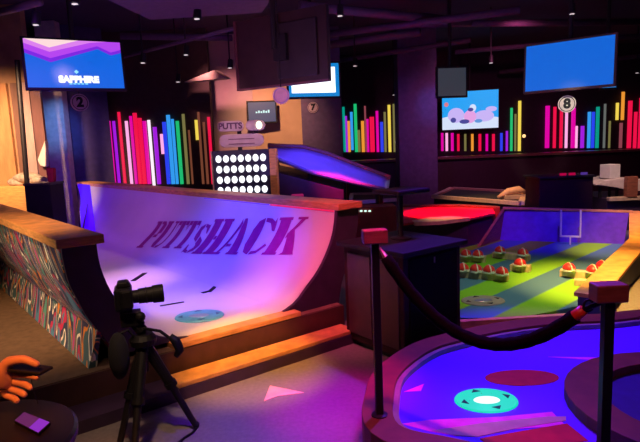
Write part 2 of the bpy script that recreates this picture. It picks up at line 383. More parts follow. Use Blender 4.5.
# ceiling spotlights
SPOTW = em('spot_lens', (1.0, 0.85, 0.9), 0.9)
def spotlight(px, py, z, label):
    p = at(px, py, z)
    t = thing('ceiling_spotlight', label, 'spotlight', (p.x, p.y, p.z), 'small ceiling spotlights')
    MB().cyl(p, p + Vector((0.01, 0.03, 0.13)), 0.045, 0.04, 14).build('housing', BLACKM, t, smooth=False)
    MB().cyl(p + Vector((0, 0.01, 0.13)), Vector((p.x, p.y + 0.01, 3.9)), 0.012, n=8).build('stem', BLACKM, t)
    MB().cyl(p - Vector((0, 0, 0.004)), p + Vector((0, 0, 0.001)), 0.03, n=12).build('lens', SPOTW, t)
for a in [(75, 4, 2.95, 'small ceiling spotlight above the middle of the left screen'),
          (36, 25, 2.9, 'small ceiling spotlight above the left end of the left screen'),
          (143, 63, 2.75, 'small spotlight just right of the left screen'),
          (186, 55, 2.9, 'small spotlight over the beige baffle'),
          (197, 19, 2.95, 'small spotlight on the purple soffit'),
          (230, 68, 2.8, 'small spotlight beside the lower left corner of the brown screen back'),
          (178, 82, 2.7, 'lowest spotlight left of the beige baffle'),
          (340, 16, 3.1, 'spotlight right of the top of the brown screen back'),
          (355, 66, 2.9, 'spotlight above the white and blue lit screen, to its right'),
          (394, 95, 2.6, 'low spotlight at the top of the middle tube rack beside the pillar'),
          (572, 14, 3.1, 'spotlight high above the large blue screen'),
          (491, 63, 2.9, 'spotlight between the small grey screen and the large blue screen'),
          (637, 73, 2.8, 'spotlight at the right edge beside the large blue screen')]: spotlight(*a)
# beige baffle
b0 = at(184, 82, 2.8); b1 = at(226, 78, 2.8); b2 = at(214, 70, 2.95)
tag(MB().extrude([b0, b1, b2], (0.05, 0.35, 0.02)).build('ceiling_baffle', mat('beige_baffle', (0.45, 0.36, 0.26), 0.7)), 'beige wedge baffle hung at the ceiling left of the brown screen back', 'baffle')

# ------------------------------------------------------------------ screens
def screen(name, label, cpx, cpy, Y, wd, ht, yaw, tilt, face, back=False, bez=0.03, pole=True, frame=None, dep=0.06):
    """flat display hung from the ceiling; returns (thing, face centre, right, up, normal)"""
    c = aty(cpx, cpy, Y)
    rx = Vector((math.cos(yaw), math.sin(yaw), 0)); nn = Vector((rx.y, -rx.x, 0))
    up = Z * math.cos(tilt) + nn * math.sin(tilt) * -1
    up.normalize(); nn = rx.cross(up) * 1.0
    t = thing(name, label, 'screen', (c.x, c.y, c.z - ht / 2))
    MB().obox(c - rx * wd / 2 - up * ht / 2 - nn * dep, rx * wd, up * ht, nn * dep).build('casing', frame or BLACK, t, bevel=0.006)
    if face is not None:
        MB().obox(c - rx * (wd / 2 - bez) - up * (ht / 2 - bez), rx * (wd - 2 * bez), up * (ht - 2 * bez), nn * 0.004).build('display', face, t)
    if pole:
        q = c - nn * (dep + 0.05)
        MB().cyl(q, Vector((q.x, q.y, 3.9)), 0.03, n=10).build('ceiling_pole', BLACKM, t)
        MB().obox(q - rx * 0.12 - up * 0.1, rx * 0.24, up * 0.2, nn * 0.052).build('mount_plate', BLACKM, t)
    return t, c, rx, up, nn
SB = (0.0, 0.13, 0.74)
t, c, rx, up, nn = screen('hanging_screen', 'hanging blue screen with purple zigzags and the word SAPPHIRE', 75.5, 64.3, 6.75, 1.13, 0.63, math.radians(27), math.radians(8), em('screen_blue', SB, 1.0))
W2, H2 = 1.07 / 2, 0.57 / 2
def onscr(c, rx, up, nn, u, v, lift): return c + rx * u * W2 + up * v * H2 + nn * lift
def zig(name, pts, m, lift): MB().extrude([onscr(c, rx, up, nn, u, v, lift) for u, v in pts], nn * 0.002).build(name, m, t)
zig('zigzag', [(-1, 1), (1, 1), (1, 0.55), (0.78, 0.42), (0.5, 0.68), (-0.5, 0.05), (-1, 0.42)], em('screen_violet', (0.20, 0.02, 0.75), 1.0), 0.005)
zig('zigzag', [(-1, 1), (1, 1), (1, 0.68), (0.78, 0.55), (0.5, 0.8), (-0.5, 0.22), (-1, 0.58)], em('screen_purple', (0.46, 0.06, 0.85), 1.0), 0.008)
zig('zigzag', [(-1, 1), (0.7, 1), (0.35, 0.93), (-0.5, 0.48), (-1, 0.82)], em('screen_lilac', (0.72, 0.22, 0.85), 1.0), 0.011)
zig('zigzag', [(-0.98, 1), (0.1, 1), (-0.5, 0.66)], em('screen_cream', (1.0, 0.72, 0.72), 1.0), 0.014)
EW = em('screen_white', (1, 1, 1), 1.1)
text('lettering', 'SAPPHIRE', EW, t, onscr(c, rx, up, nn, 0.04, -0.66, 0.009), rx, up, 0.105, 0.003, 0, 0.008)
zig('icon', [(0.0, -0.24), (0.05, -0.33), (0.0, -0.42), (-0.05, -0.33)], em('screen_pale_cyan', (0.3, 0.8, 1.0), 1.0), 0.008)
for k in range(5): zig('caption_dash', [(-0.17 + k * 0.082, -0.8), (-0.11 + k * 0.082, -0.8), (-0.11 + k * 0.082, -0.87), (-0.17 + k * 0.082, -0.87)], em('caption_cyan', (0.2, 0.7, 1.0), 1.0), 0.008)

t, c, rx, up, nn = screen('hanging_screen', 'large plain blue hanging screen above the round 8 sign', 568, 64.5, 7.35, 1.15, 0.67, math.radians(-38), math.radians(4), em('screen_blue_plain', (0.0, 0.125, 0.66), 1.0), frame=mat('bronze_bezel', (0.10, 0.05, 0.035), 0.35))
t, c, rx, up, nn = screen('hanging_screen', 'blue screen almost hidden behind the right end of the large blue screen', 609.5, 75, 8.6, 0.26, 0.44, math.radians(-10), 0, em('screen_blue_edge', (0.02, 0.28, 0.85), 1.0))
# big screen seen from behind
yaw = math.radians(-32)
c = aty(279, 50, 5.85); rx = Vector((math.cos(yaw), math.sin(yaw), 0)); nn = Vector((rx.y, -rx.x, 0))
t = thing('hanging_screen', 'big hanging screen seen from behind, brown-black back with a wall bracket', 'screen', (c.x, c.y, c.z - 0.37))
MB().obox(c - rx * 0.59 - Z * 0.37, rx * 1.18, Z * 0.74, nn * -0.06).build('casing', TVB, t, bevel=0.01)
MB().obox(c - rx * 0.59 - Z * 0.37 + nn * 0.001, rx * 0.035, Z * 0.74, nn * 0.012).build('back_edge', mat('maroon_edge', (0.10, 0.03, 0.04), 0.4), t)
MB().obox(c - rx * 0.59 - Z * 0.37 + nn * 0.001, rx * 1.18, Z * 0.02, nn * 0.012).build('back_edge', mat('rose_edge', (0.16, 0.06, 0.07), 0.4), t)
MB().obox(c - rx * 0.02 - Z * 0.30 + nn * 0.0, rx * 0.50, Z * 0.56, nn * 0.03).build('electronics_cover', mat('cover_black', (0.022, 0.012, 0.018), 0.5), t, bevel=0.01)
MB().obox(c - rx * 0.02 - Z * 0.12 + nn * 0.03, rx * 0.16, Z * 0.26, nn * 0.05).build('mount_bracket', BLACKM, t)
MB().cyl(c + nn * 0.08, Vector((c.x + nn.x * 0.08, c.y + nn.y * 0.08, 3.9)), 0.03, n=10).build('ceiling_pole', BLACKM, t)
# white and blue lit screen behind it
t, c, rx, up, nn = screen('hanging_screen', 'bright white screen with a blue border, partly behind the brown screen back', 314, 80, 8.4, 0.84, 0.55, math.radians(12), 0, em('screen_blue_border', (0.0, 0.22, 0.62), 1.0))
MB().obox(c - rx * 0.35 - up * 0.19 + nn * 0.005, rx * 0.68, up * 0.38, nn * 0.003).build('white_panel', em('screen_bright_white', (0.95, 0.97, 1), 1.6), t)
# small grey screen, faint glow added to its face to hold the grey
t, c, rx, up, nn = screen('hanging_screen', 'small dim grey screen in front of the cartoon screen', 452, 82, 9.0, 0.52, 0.50, math.radians(4), 0, em('screen_dim_grey', (0.030, 0.036, 0.046), 1.0))
# picture screen
t, c, rx, up, nn = screen('wall_screen', 'wall screen showing a bright blue picture with pink and white shapes', 470, 110, 13.6, 1.40, 0.98, math.radians(-14), 0, em('screen_sky', (0.0, 0.36, 0.90), 1.0))
W2, H2 = 0.67, 0.46
def blob(u, v, ru, rv, m, lift):
    MB().extrude([onscr(c, rx, up, nn, u + ru * math.cos(a * PI / 8), v + rv * math.sin(a * PI / 8), lift) for a in range(16)], nn * 0.003).build('picture_shape', m, t)
LAV = em('picture_lavender', (0.55, 0.45, 0.9), 1.0); PNK = em('picture_pink', (0.75, 0.35, 0.75), 1.0); DKB = em('picture_navy', (0.05, 0.06, 0.3), 1.0); PAL = em('picture_pale', (0.65, 0.75, 0.95), 1.0)
MB().extrude([onscr(c, rx, up, nn, u, v, 0.005) for u, v in [(-1, -1), (1, -1), (1, -0.45), (0.4, -0.3), (-0.3, -0.15), (-1, -0.35)]], nn * 0.003).build('picture_shape', PAL, t)
for u, v, a, b, m, l in [(-0.5, -0.25, 0.3, 0.4, LAV, 0.009), (0.5, -0.35, 0.35, 0.3, LAV, 0.009), (0.0, -0.35, 0.22, 0.35, PNK, 0.013), (0.1, 0.1, 0.12, 0.2, PAL, 0.013),
                         (0.02, 0.02, 0.1, 0.1, DKB, 0.017), (-0.6, -0.5, 0.1, 0.14, DKB, 0.013), (-0.2, -0.6, 0.18, 0.12, DKB, 0.017), (0.3, -0.6, 0.14, 0.1, em('picture_blue', (0.1, 0.3, 0.7), 1.0), 0.013), (0.75, 0.0, 0.2, 0.14, LAV, 0.013), (-0.85, 0.35, 0.08, 0.12, em('picture_red', (0.7, 0.2, 0.25), 1.0), 0.013)]: blob(u, v, a, b, m, l)
# small navy screen
t, c, rx, up, nn = screen('wall_screen', 'small navy wall screen with a glowing white caption on the rose wall', 262, 112, 11.4, 0.62, 0.46, math.radians(8), 0, em('screen_navy', (0.015, 0.05, 0.13), 1.0), pole=False)
GL = em('caption_glow', (0.55, 0.9, 0.9), 1.0)
for k, (u, h) in enumerate([(-0.13, 0.03), (-0.08, 0.05), (-0.03, 0.035), (0.02, 0.055), (0.07, 0.04), (0.12, 0.06)]):
    MB().obox(c + rx * (u) - up * 0.02 + nn * 0.005, rx * 0.035, up * h, nn * 0.002).build('caption_mark', GL, t)

# ------------------------------------------------------------------ numbered round signs
def round_sign(label, px, py, Y, r, m, num, yaw=0.0, hang=True):
    c = aty(px, py, Y); rx = Vector((math.cos(yaw), math.sin(yaw), 0)); nn = Vector((rx.y, -rx.x, 0))
    t = thing('round_sign', label, 'sign', (c.x, c.y, c.z - r))
    MB().cyl(c, c - nn * 0.03, r, n=32).build('disc', m, t)
    if num: text('number', num, BLACK, t, c + nn * 0.004, rx, Z, r * 1.5, 0.004, 0, 0.01)
    MB().chain([c + rx * r * 0.84 * math.cos(k * PI / 16) + Z * r * 0.84 * math.sin(k * PI / 16) + nn * 0.002 for k in range(33)], 0.005, 6).build('ring', BLACK if num else PINKISH, t)
    if hang: MB().cyl(c + Z * r * 0.9 - nn * 0.015, Vector((c.x - nn.x * 0.015, c.y - nn.y * 0.015, 3.9)), 0.006, n=6).build('hanging_wire', BLACKM, t)
round_sign('round rose-grey sign with a 2 below the left screen', 80, 102.5, 8.4, 0.13, PINKISH, '2', math.radians(37))
round_sign('blank round rose disc hanging below the brown screen back', 281, 95.5, 5.6, 0.085, mat('disc_rose', (0.7, 0.42, 0.36), 0.6), '', 0)
round_sign('round cream sign with an 8 below the large blue screen', 567, 104, 7.8, 0.12, CREAM, '8', math.radians(-20))
round_sign('small round dim sign on the purple pillar behind', 313, 107.5, 11.372, 0.11, PINKISH, '7', 0, False)

# ------------------------------------------------------------------ neon tube racks
NC = {'magenta': (0.75, 0.0, 0.36), 'red': (0.85, 0.005, 0.06), 'pink': (1.0, 0.38, 0.72), 'purple': (0.36, 0.01, 0.72), 'blue': (0.02, 0.05, 0.85),
      'sky blue': (0.03, 0.32, 0.85), 'green': (0.01, 0.50, 0.16), 'teal': (0.0, 0.30, 0.22), 'yellow': (0.9, 0.66, 0.08), 'orange': (0.85, 0.30, 0.03),
      'olive': (0.18, 0.16, 0.05), 'brown': (0.17, 0.05, 0.025), 'grey': (0.12, 0.13, 0.12), 'rose': (0.25, 0.05, 0.07), 'white': (1, 0.8, 0.95)}
NM = {k: em('tube_' + k.replace(' ', '_'), v, 1.0 if k not in ('white', 'pink') else 1.15) for k, v in NC.items()}
def rack(tubes, Y, where, group):
    for i, (px, y0, y1, wpx, col) in enumerate(tubes):
        a, b = aty(px, y0, Y), aty(px, y1, Y)
        x = (a.x + b.x) / 2
        r = wpx * Y / F / 2 * 0.98; yy = Y - r + 0.003
        o = MB().cyl((x, yy, b.z), (x, yy, a.z), r, n=12).build('neon_tube', NM[col], smooth=False)
        tag(o, '%s light tube, %s from the left %s' % (col, ORD[i], where), 'light tube', group)
rack([(112, 121, 184, 4.2, 'magenta'), (117, 121, 184, 3, 'purple'), (122.5, 112, 184, 3, 'red'), (129.5, 121, 184, 3, 'pink'), (134, 116, 184, 3, 'magenta'), (138.3, 113, 184, 4.2, 'red'),
      (142.9, 118, 184, 4.2, 'red'), (147.5, 121, 184, 4, 'magenta'), (152, 120, 190, 3, 'white'), (157.5, 127, 184, 4, 'purple'), (162.5, 134, 154, 3, 'pink'), (167, 122, 184, 4, 'blue'),
      (171.2, 115, 184, 4, 'sky blue'), (175.2, 119, 184, 3, 'sky blue'), (180, 121, 184, 3.5, 'green'), (186, 114, 184, 3, 'olive'), (191, 130, 184, 2, 'brown'), (197, 120, 140, 3, 'yellow'),
      (201, 112, 184, 2.5, 'brown'), (206, 122, 184, 2.5, 'brown'), (211, 117, 184, 3, 'red')], 11.05, 'on the wall behind the ramp', 'light tubes on the wall behind the ramp')
rack([(344, 107, 152, 2.5, 'teal'), (346.5, 116, 152, 2, 'purple'), (349, 121, 152, 2.5, 'orange'), (351.8, 112, 150, 2.6, 'sky blue'), (355.7, 104, 152, 3, 'green'), (359, 130, 152, 2.5, 'olive'),
      (362.8, 121, 152, 3, 'orange'), (365.5, 106, 152, 1.8, 'rose'), (367.8, 119, 152, 2.2, 'magenta'), (372, 117, 152, 4.5, 'red'), (377.3, 111, 152, 2.6, 'magenta'), (381.7, 122, 152, 3, 'blue'),
      (385, 112, 152, 2.2, 'olive'), (389.3, 105, 152, 2.8, 'yellow'), (394, 104, 152, 2.2, 'olive'), (397.5, 113, 152, 1.8, 'rose')], 15.0, 'in the rack left of the central pillar', 'light tubes left of the central pillar')
rack([(442, 133, 151, 2.5, 'magenta'), (446.5, 133, 151, 2.5, 'pink'), (452, 133, 151, 2.8, 'magenta'), (458, 134, 151, 2.5, 'red'), (465, 134, 151, 2.2, 'olive'), (472, 134, 151, 2.5, 'orange'),
      (479.5, 134, 151, 2.8, 'red'), (486.5, 134, 151, 2.5, 'magenta'), (493, 134, 151, 2.8, 'red'), (501, 133, 151, 2.6, 'blue'), (506.5, 131, 151, 2.2, 'purple'), (511, 108, 151, 2.5, 'green'),
      (515, 114, 151, 2, 'olive'), (519, 101, 151, 3, 'yellow')], 15.0, 'in the rack under the picture screen', 'light tubes under the picture screen')
rack([(546.5, 106, 148, 4.2, 'magenta'), (554, 107, 148, 3, 'red'), (560.5, 110, 148, 3, 'red'), (565.8, 111, 148, 2.6, 'pink'), (572.3, 108, 148, 4, 'magenta'), (576, 126, 148, 2.2, 'pink'),
      (581.5, 126, 148, 3.5, 'purple'), (588.3, 112, 148, 3.2, 'sky blue'), (592.3, 112, 148, 3, 'blue'), (596.6, 107, 148, 3.3, 'teal'), (604, 104, 148, 2.2, 'grey'), (609, 121, 148, 2, 'olive'),
      (616.5, 103, 120, 2.8, 'yellow'), (622, 92, 120, 3, 'orange'), (620, 123, 148, 3, 'rose'), (628.5, 101, 148, 4, 'red'), (634.3, 112, 148, 3.2, 'red'), (639.5, 98, 148, 3.5, 'red')], 15.0, 'around the round 8 sign', 'light tubes around the round 8 sign')
# bar counter below the right-hand racks
x0, x1 = aty(343, 155, 14.3).x, 9.6
zt = aty(600, 150, 14.2).z
t = thing('bar_counter', 'long dark bar counter under the light tube racks at the back', 'counter', ((x0 + x1) / 2, 14.1, 0))
MB().box(((x0 + x1) / 2, 14.1, (zt - 0.06) / 2), (x1 - x0, 0.5, zt - 0.06)).build('body', mat('counter_maroon', (0.05, 0.015, 0.03), 0.5), t)
MB().box(((x0 + x1) / 2, 14.05, zt - 0.03), (x1 - x0, 0.7, 0.06)).build('counter_top', mat('counter_top_brown', (0.22, 0.10, 0.08), 0.35), t, bevel=0.008)
t = thing('bar_lamp', 'small warm lamp at the right end of the middle tube rack', 'lamp', aty(399, 143, 14.0) - Z * 0.05)
MB().ball(aty(397, 142, 13.95), (0.05, 0.05, 0.05), 12).build('bulb', em('bulb_rose', (1, 0.6, 0.6), 1.6), t)
MB().cyl(aty(397, 142, 13.95) - Z * 0.05, Vector((aty(397, 142, 13.95).x, 13.95, zt)), 0.012, n=8).build('stem', BLACKM, t)
t = thing('bar_lamp', 'small yellow lamp under the right part of the yellow tube', 'lamp', aty(523, 135, 14.0) - Z * 0.05)
p = aty(524, 136, 13.95)
MB().ball(p, (0.045, 0.045, 0.045), 12).build('bulb', em('bulb_amber', (1, 0.6, 0.25), 1.5), t)
MB().cyl(p - Z * 0.04, Vector((p.x, 13.95, zt)), 0.012, n=8).build('stem', BLACKM, t)

# ------------------------------------------------------------------ half pipe ramp
t = thing('half_pipe_ramp', 'white half-pipe golf ramp with purple PUTTSHACK lettering and graffiti outside', 'ramp', RL(0.93, 2, 0))
RAMPT = t
LEN = 7.0; ZF = 0.275; ZL = 1.05
def smooth_pts(pts, n):
    out = []
    P = [Vector((a, b, 0)) for a, b in pts]
    for i in range(len(P) - 1):
        p0, p1, p2, p3 = P[max(i - 1, 0)], P[i], P[i + 1], P[min(i + 2, len(P) - 1)]
        for k in range(n):
            u = k / n
            q = 0.5 * ((2 * p1) + (p2 - p0) * u + (2 * p0 - 5 * p1 + 4 * p2 - p3) * u * u + (3 * p1 - p0 - 3 * p2 + p3) * u ** 3)
            out.append((q.x, q.y))
    out.append(pts[-1]); return out
LIN = smooth_pts([(-0.03, 1.02), (-0.025, 0.89), (0.0, 0.77), (0.045, 0.65), (0.12, 0.50), (0.23, 0.38), (0.36, 0.305), (0.52, ZF)], 4)
RIN = smooth_pts([(1.27, ZF), (1.40, 0.325), (1.52, 0.43), (1.63, 0.53), (1.72, 0.65), (1.79, 0.78), (1.825, 0.90), (1.84, 1.02)], 4)
PROF = LIN + RIN
NY = 24
ys = [LEN * k / NY for k in range(NY + 1)]
LENL = 3.3
def y_end(s): return max(LENL, LEN - 3.5 * max(0.0, 1.84 - s))      # the far end is cut at a slant
rows_ = [[RL(s, (y_end(s) if i >= len(LIN) else LENL) * y / LEN, z) for i, (s, z) in enumerate(PROF)] for y in ys]
MB().loft(rows_).build('riding_surface', RAMP, t, smooth=True, thick=0.012)
LOUT = smooth_pts([(-0.225, 1.02), (-0.222, 0.92), (-0.205, 0.79), (-0.173, 0.69), (-0.124, 0.56), (-0.056, 0.44), (0.03, ZF)], 4)
ROUT = smooth_pts([(2.07, 1.02), (2.06, 0.9), (2.03, 0.75), (1.96, 0.55), (1.86, 0.40), (1.78, 0.0)], 4)
MB().loft([[RL(s, y * LENL / LEN, z) for s, z in LOUT] for y in ys]).build('graffiti_panel', GRAF, t, smooth=True, thick=0.012)
MB().loft([[RL(s, y, z) for s, z in ROUT] for y in ys]).build('outer_panel', DARKP, t, smooth=True, thick=0.012)
# dark end panels closing the shell at the open end
def endstrip(inn, out, y, name):
    b = MB(); n = 16
    def samp(c, u):
        f = u * (len(c) - 1); i = min(int(f), len(c) - 2); g = f - i
        return (c[i][0] * (1 - g) + c[i + 1][0] * g, c[i][1] * (1 - g) + c[i + 1][1] * g)
    rows0 = [[RL(*(lambda q: (q[0], y, q[1]))(samp(c, k / n))) for k in range(n + 1)] for c in (inn, out)]
    rows1 = [[RL(*(lambda q: (q[0], y + 0.03, q[1]))(samp(c, k / n))) for k in range(n + 1)] for c in (inn, out)]
    b.loft(rows0); b.loft(rows1); b.loft([rows0[0], rows1[0]]); b.loft([rows0[1], rows1[1]])
    return b.build(name, DARKP, t)
endstrip(LIN, LOUT, -0.03, 'end_panel'); endstrip(list(reversed(RIN)), ROUT, -0.03, 'end_panel')
endstrip(LIN, LOUT, LENL - 0.03, 'end_panel'); MB().extrude([RL(s, y_end(s), z) for s, z in RIN] + [RL(s, LEN, z) for s, z in reversed(ROUT)], DA * 0.02).build('end_panel', DARKP, t)
# caps
MB().obox(RL(-0.26, -0.06, 1.0), DS * 0.27, DA * (LENL + 0.1), Z * 0.055).build('lip_cap', WOOD, t, bevel=0.006)
MB().obox(RL(1.83, -0.06, 1.0), DS * 0.26, DA * (LEN + 0.1), Z * 0.055).build('lip_cap', WOOD, t, bevel=0.006)
# base platform, riser, step
MB().prism([RL(-2.6, -0.10, 0)[:2], RL(1.80, -0.10, 0)[:2], RL(1.80, LEN - 0.2, 0)[:2], RL(1.20, 4.7, 0)[:2], RL(0.8, LENL, 0)[:2], RL(-2.6, LENL, 0)[:2]], 0.0, 0.24).build('base', PLAT, t)
MB().obox(RL(-2.6, -0.115, 0), DS * 4.4, DA * 0.014, Z * 0.235).build('base_riser', mat('base_maroon', (0.08, 0.03, 0.025), 0.6), t)
MB().obox(RL(0.36, -0.11, 0.24), DS * 1.02, DA * 0.12, Z * 0.037).build('front_edge', WOOD, t, bevel=0.005)
MB().obox(RL(-2.6, -0.34, 0), DS * 4.33, DA * 0.24, Z * 0.075).build('step_riser', DARKP, t)
MB().obox(RL(0.28, -0.33, 0.075), DS * 1.45, DA * 0.18, Z * 0.03).build('step_tread', WOOD, t, bevel=0.005)
# kick board with painted flags along the graffiti side
MB().extrude([RL(-0.15, -0.03, 0.235), RL(-0.10, -0.03, 0.235), RL(-0.055, -0.03, 0.45), RL(-0.075, -0.03, 0.46)], DA * (LENL + 0.02)).build('kick_board', GRAF, t)
# blue patch of light on the far curve, put into an emissive band
MB().loft([[RL(a_ - 0.012, y_end(a_) - d_, b_ + 0.004) for a_, b_ in RIN if b_ > 0.36] for d_ in (0.05, 0.75)]).build('glow_strip', em('blue_glow', (0.07, 0.0, 1.0), 1.0), t, thick=0.004)
MB().cyl(RL(1.832, 0.0, 0.993), RL(1.832, 0.9, 0.993), 0.007, n=8).build('glow_strip', em('strip_red', (0.9, 0.01, 0.10), 1.0), t)
MB().cyl(RL(1.832, 0.92, 0.993), RL(1.832, 2.2, 0.993), 0.006, n=8).build('glow_strip', em('strip_violet', (0.16, 0.06, 0.75), 1.0), t)
point('ramp_far_blue', RL(1.45, LEN - 0.5, 0.85), (0.10, 0.01, 1.0), 7, 0.08)
# scuffs
for (x, y, x2, y2, wd) in ((133, 280, 145, 273, 0.012), (203, 293, 210, 291, 0.018), (210, 291, 217, 286, 0.016), (163, 305, 183, 302, 0.010)):
    a = at(x, y, 0.33); b = at(x2, y2, 0.33)
    def surfz(p):
        q = p - L1; s = (q.x * DS.x + q.y * DS.y)
        return s
# lettering bent onto the curved wall
RARC = list(reversed(RIN)); RARC = [(a, b) for a, b in reversed(RARC)]
arc = [0.0]
for i in range(1, len(RIN)): arc.append(arc[-1] + math.hypot(RIN[i][0] - RIN[i - 1][0], RIN[i][1] - RIN[i - 1][1]))
def on_wall(y, v, lift):     # v: arc length up the right-hand curve
    v = max(0.0, min(arc[-1] - 1e-5, v)); i = 0
    while arc[i + 1] < v: i += 1
    g = (v - arc[i]) / (arc[i + 1] - arc[i]); s = RIN[i][0] * (1 - g) + RIN[i + 1][0] * g; z = RIN[i][1] * (1 - g) + RIN[i + 1][1] * g
    dx, dz = RIN[i + 1][0] - RIN[i][0], RIN[i + 1][1] - RIN[i][1]; l = math.hypot(dx, dz)
    return RL(s - dz / l * lift, y, z + dx / l * lift)
def wall_hit(px, py):        # where a line of sight meets that wall
    best = None
    for iy in range(0, 240):
        for iv in range(0, 40):
            y = LEN * iy / 240; v = arc[-1] * iv / 40; p = on_wall(y, v, 0) - O
            zc = p.dot(FWD); e = (320 + F * p.dot(RIGHT) / zc - px) ** 2 + (221 - F * p.dot(UP) / zc - py) ** 2
            if best is None or e < best[0]: best = (e, y, v)
    return best[1], best[2]
ya, va = wall_hit(132, 253); yb, vb = wall_hit(296, 254)
yt, vt = wall_hit(300, 215); yq, vq = wall_hit(140, 216)
print('LETTER', ya, va, yb, vb, yt, vt, yq, vq)
def R_(x0, y0, x1, y1): return [(x0, y0), (x1, y0), (x1, y1), (x0, y1)]
LET = {   # stencil capitals, each a set of separate painted pieces in a unit square
 'P': [R_(0.06, 0, 0.44, 1), R_(-0.04, 0, 0.54, 0.07), R_(-0.04, 0.93, 0.44, 1), [(0.5, 1), (0.8, 1), (0.8, 0.9), (0.5, 0.9)], [(0.66, 0.9), (0.66, 0.52), (0.98, 0.6), (1.0, 0.88), (0.8, 1.0)], R_(0.5, 0.42, 0.82, 0.53)],
 'U': [R_(0.0, 0.93, 0.5, 1), [(0.06, 0.2), (0.16, 0.05), (0.44, 0.02), (0.44, 1), (0.06, 1)], [(0.5, 0), (0.7, 0.02), (0.9, 0.18), (0.78, 0.22), (0.66, 0.12), (0.5, 0.1)], R_(0.78, 0.2, 0.9, 1), R_(0.66, 0.93, 1.0, 1)],
 'T': [R_(0, 0.86, 0.29, 1), [(0, 0.64), (0.08, 0.86), (0, 0.86)], R_(0.31, 0.05, 0.69, 1), R_(0.18, 0, 0.82, 0.07), R_(0.71, 0.86, 1, 1), [(1, 0.64), (1, 0.86), (0.92, 0.86)]],
 'S': [[(0.05, 0.66), (0.14, 0.9), (0.48, 1), (0.48, 0.88), (0.36, 0.78), (0.45, 0.62), (0.45, 0.4), (0.12, 0.52)], [(0.53, 0.36), (0.53, 0.6), (0.9, 0.46), (1.0, 0.28), (0.88, 0.08), (0.53, 0), (0.53, 0.11), (0.68, 0.2), (0.64, 0.3)], [(0.53, 1), (0.86, 0.95), (0.92, 1), (0.94, 0.68), (0.84, 0.7), (0.7, 0.86), (0.53, 0.9)], [(0.48, 0), (0.16, 0.05), (0.08, 0), (0.04, 0.32), (0.14, 0.3), (0.28, 0.13), (0.48, 0.09)]],
 'H': [R_(0.04, 0, 0.42, 1), R_(-0.02, 0, 0.48, 0.07), R_(-0.02, 0.93, 0.48, 1), R_(0.44, 0.44, 0.56, 0.54), R_(0.58, 0, 0.96, 1), R_(0.52, 0, 1.02, 0.07), R_(0.52, 0.93, 1.02, 1)],
 'A': [[(0.02, 0), (0.14, 0), (0.46, 0.86), (0.40, 1)], R_(-0.04, 0, 0.26, 0.07), R_(0.26, 0.24, 0.46, 0.32), [(0.50, 1), (0.62, 1), (0.98, 0), (0.58, 0), (0.46, 0.78)], R_(0.52, 0, 1.04, 0.07)],
 'C': [[(0.02, 0.3), (0.16, 0.08), (0.42, 0), (0.42, 1), (0.16, 0.92), (0.02, 0.7)], [(0.47, 1), (0.72, 0.98), (0.88, 0.9), (0.94, 1), (0.98, 0.64), (0.86, 0.66), (0.7, 0.86), (0.47, 0.9)], [(0.47, 0), (0.74, 0.04), (0.98, 0.26), (0.88, 0.32), (0.68, 0.13), (0.47, 0.1)]],
 'K': [R_(0.04, 0, 0.42, 1), R_(-0.02, 0, 0.48, 0.07), R_(-0.02, 0.93, 0.48, 1), [(0.46, 0.44), (0.46, 0.58), (0.78, 0.94), (0.66, 0.94), (0.66, 1), (1.0, 1), (1.0, 0.94), (0.92, 0.94), (0.62, 0.62)], [(0.5, 0.5), (0.66, 0.68), (1.0, 0.07), (1.06, 0), (0.58, 0), (0.66, 0.07)]],
}
SHEAR = 0.22
lb = bmesh.new()
wts = {'P': 0.95, 'U': 0.95, 'T': 0.85, 'S': 0.85, 'H': 1.3, 'A': 1.3, 'C': 1.25, 'K': 1.4}
tot = sum(wts[c] for c in 'PUTTSHACK'); pos = 0.0
for ch in 'PUTTSHACK':
    wch = wts[ch] / tot; bm = bmesh.new()
    for poly in LET[ch]: bm.faces.new([bm.verts.new((x, y, 0)) for x, y in poly])
    bmesh.ops.triangulate(bm, faces=bm.faces[:])
    for k in range(1, 8):
        bmesh.ops.bisect_plane(bm, geom=bm.verts[:] + bm.edges[:] + bm.faces[:], plane_co=(0, k / 8, 0), plane_no=(0, 1, 0))
    for v in bm.verts: v.co.x += SHEAR * (v.co.y - 0.5)
    xa_, xb_, ya_, yb_ = 0.0, 1.0, 0.0, 1.0
    vm = {}
    for v in bm.verts:
        u = pos + wch * ((v.co.x - xa_) / (xb_ - xa_) * 0.96 + 0.02); h = (v.co.y - ya_) / (yb_ - ya_)
        if ch in 'PUTT': h = 0.16 + 0.80 * h
        if ch == 'S': h = 0.02 + 0.86 * h
        y = ya + (yb - ya) * u
        lo = va + (vb - va) * u; hi = vq + (vt - vq) * u
        vm[v] = lb.verts.new(on_wall(y, lo + (hi - lo) * h, 0.010) - WLOC[t.name])
    for fc in bm.faces:
        try: lb.faces.new([vm[v] for v in fc.verts])
        except ValueError: pass
    bm.free(); pos += wch
me = bpy.data.meshes.new('lettering'); lb.to_mesh(me); lb.free(); me.materials.append(PAINT)
lo_ = bpy.data.objects.new('lettering', me); C.objects.link(lo_); lo_.parent = t; lo_['label'] = 'purple PUTTSHACK lettering'; WLOC[lo_.name] = WLOC[t.name]
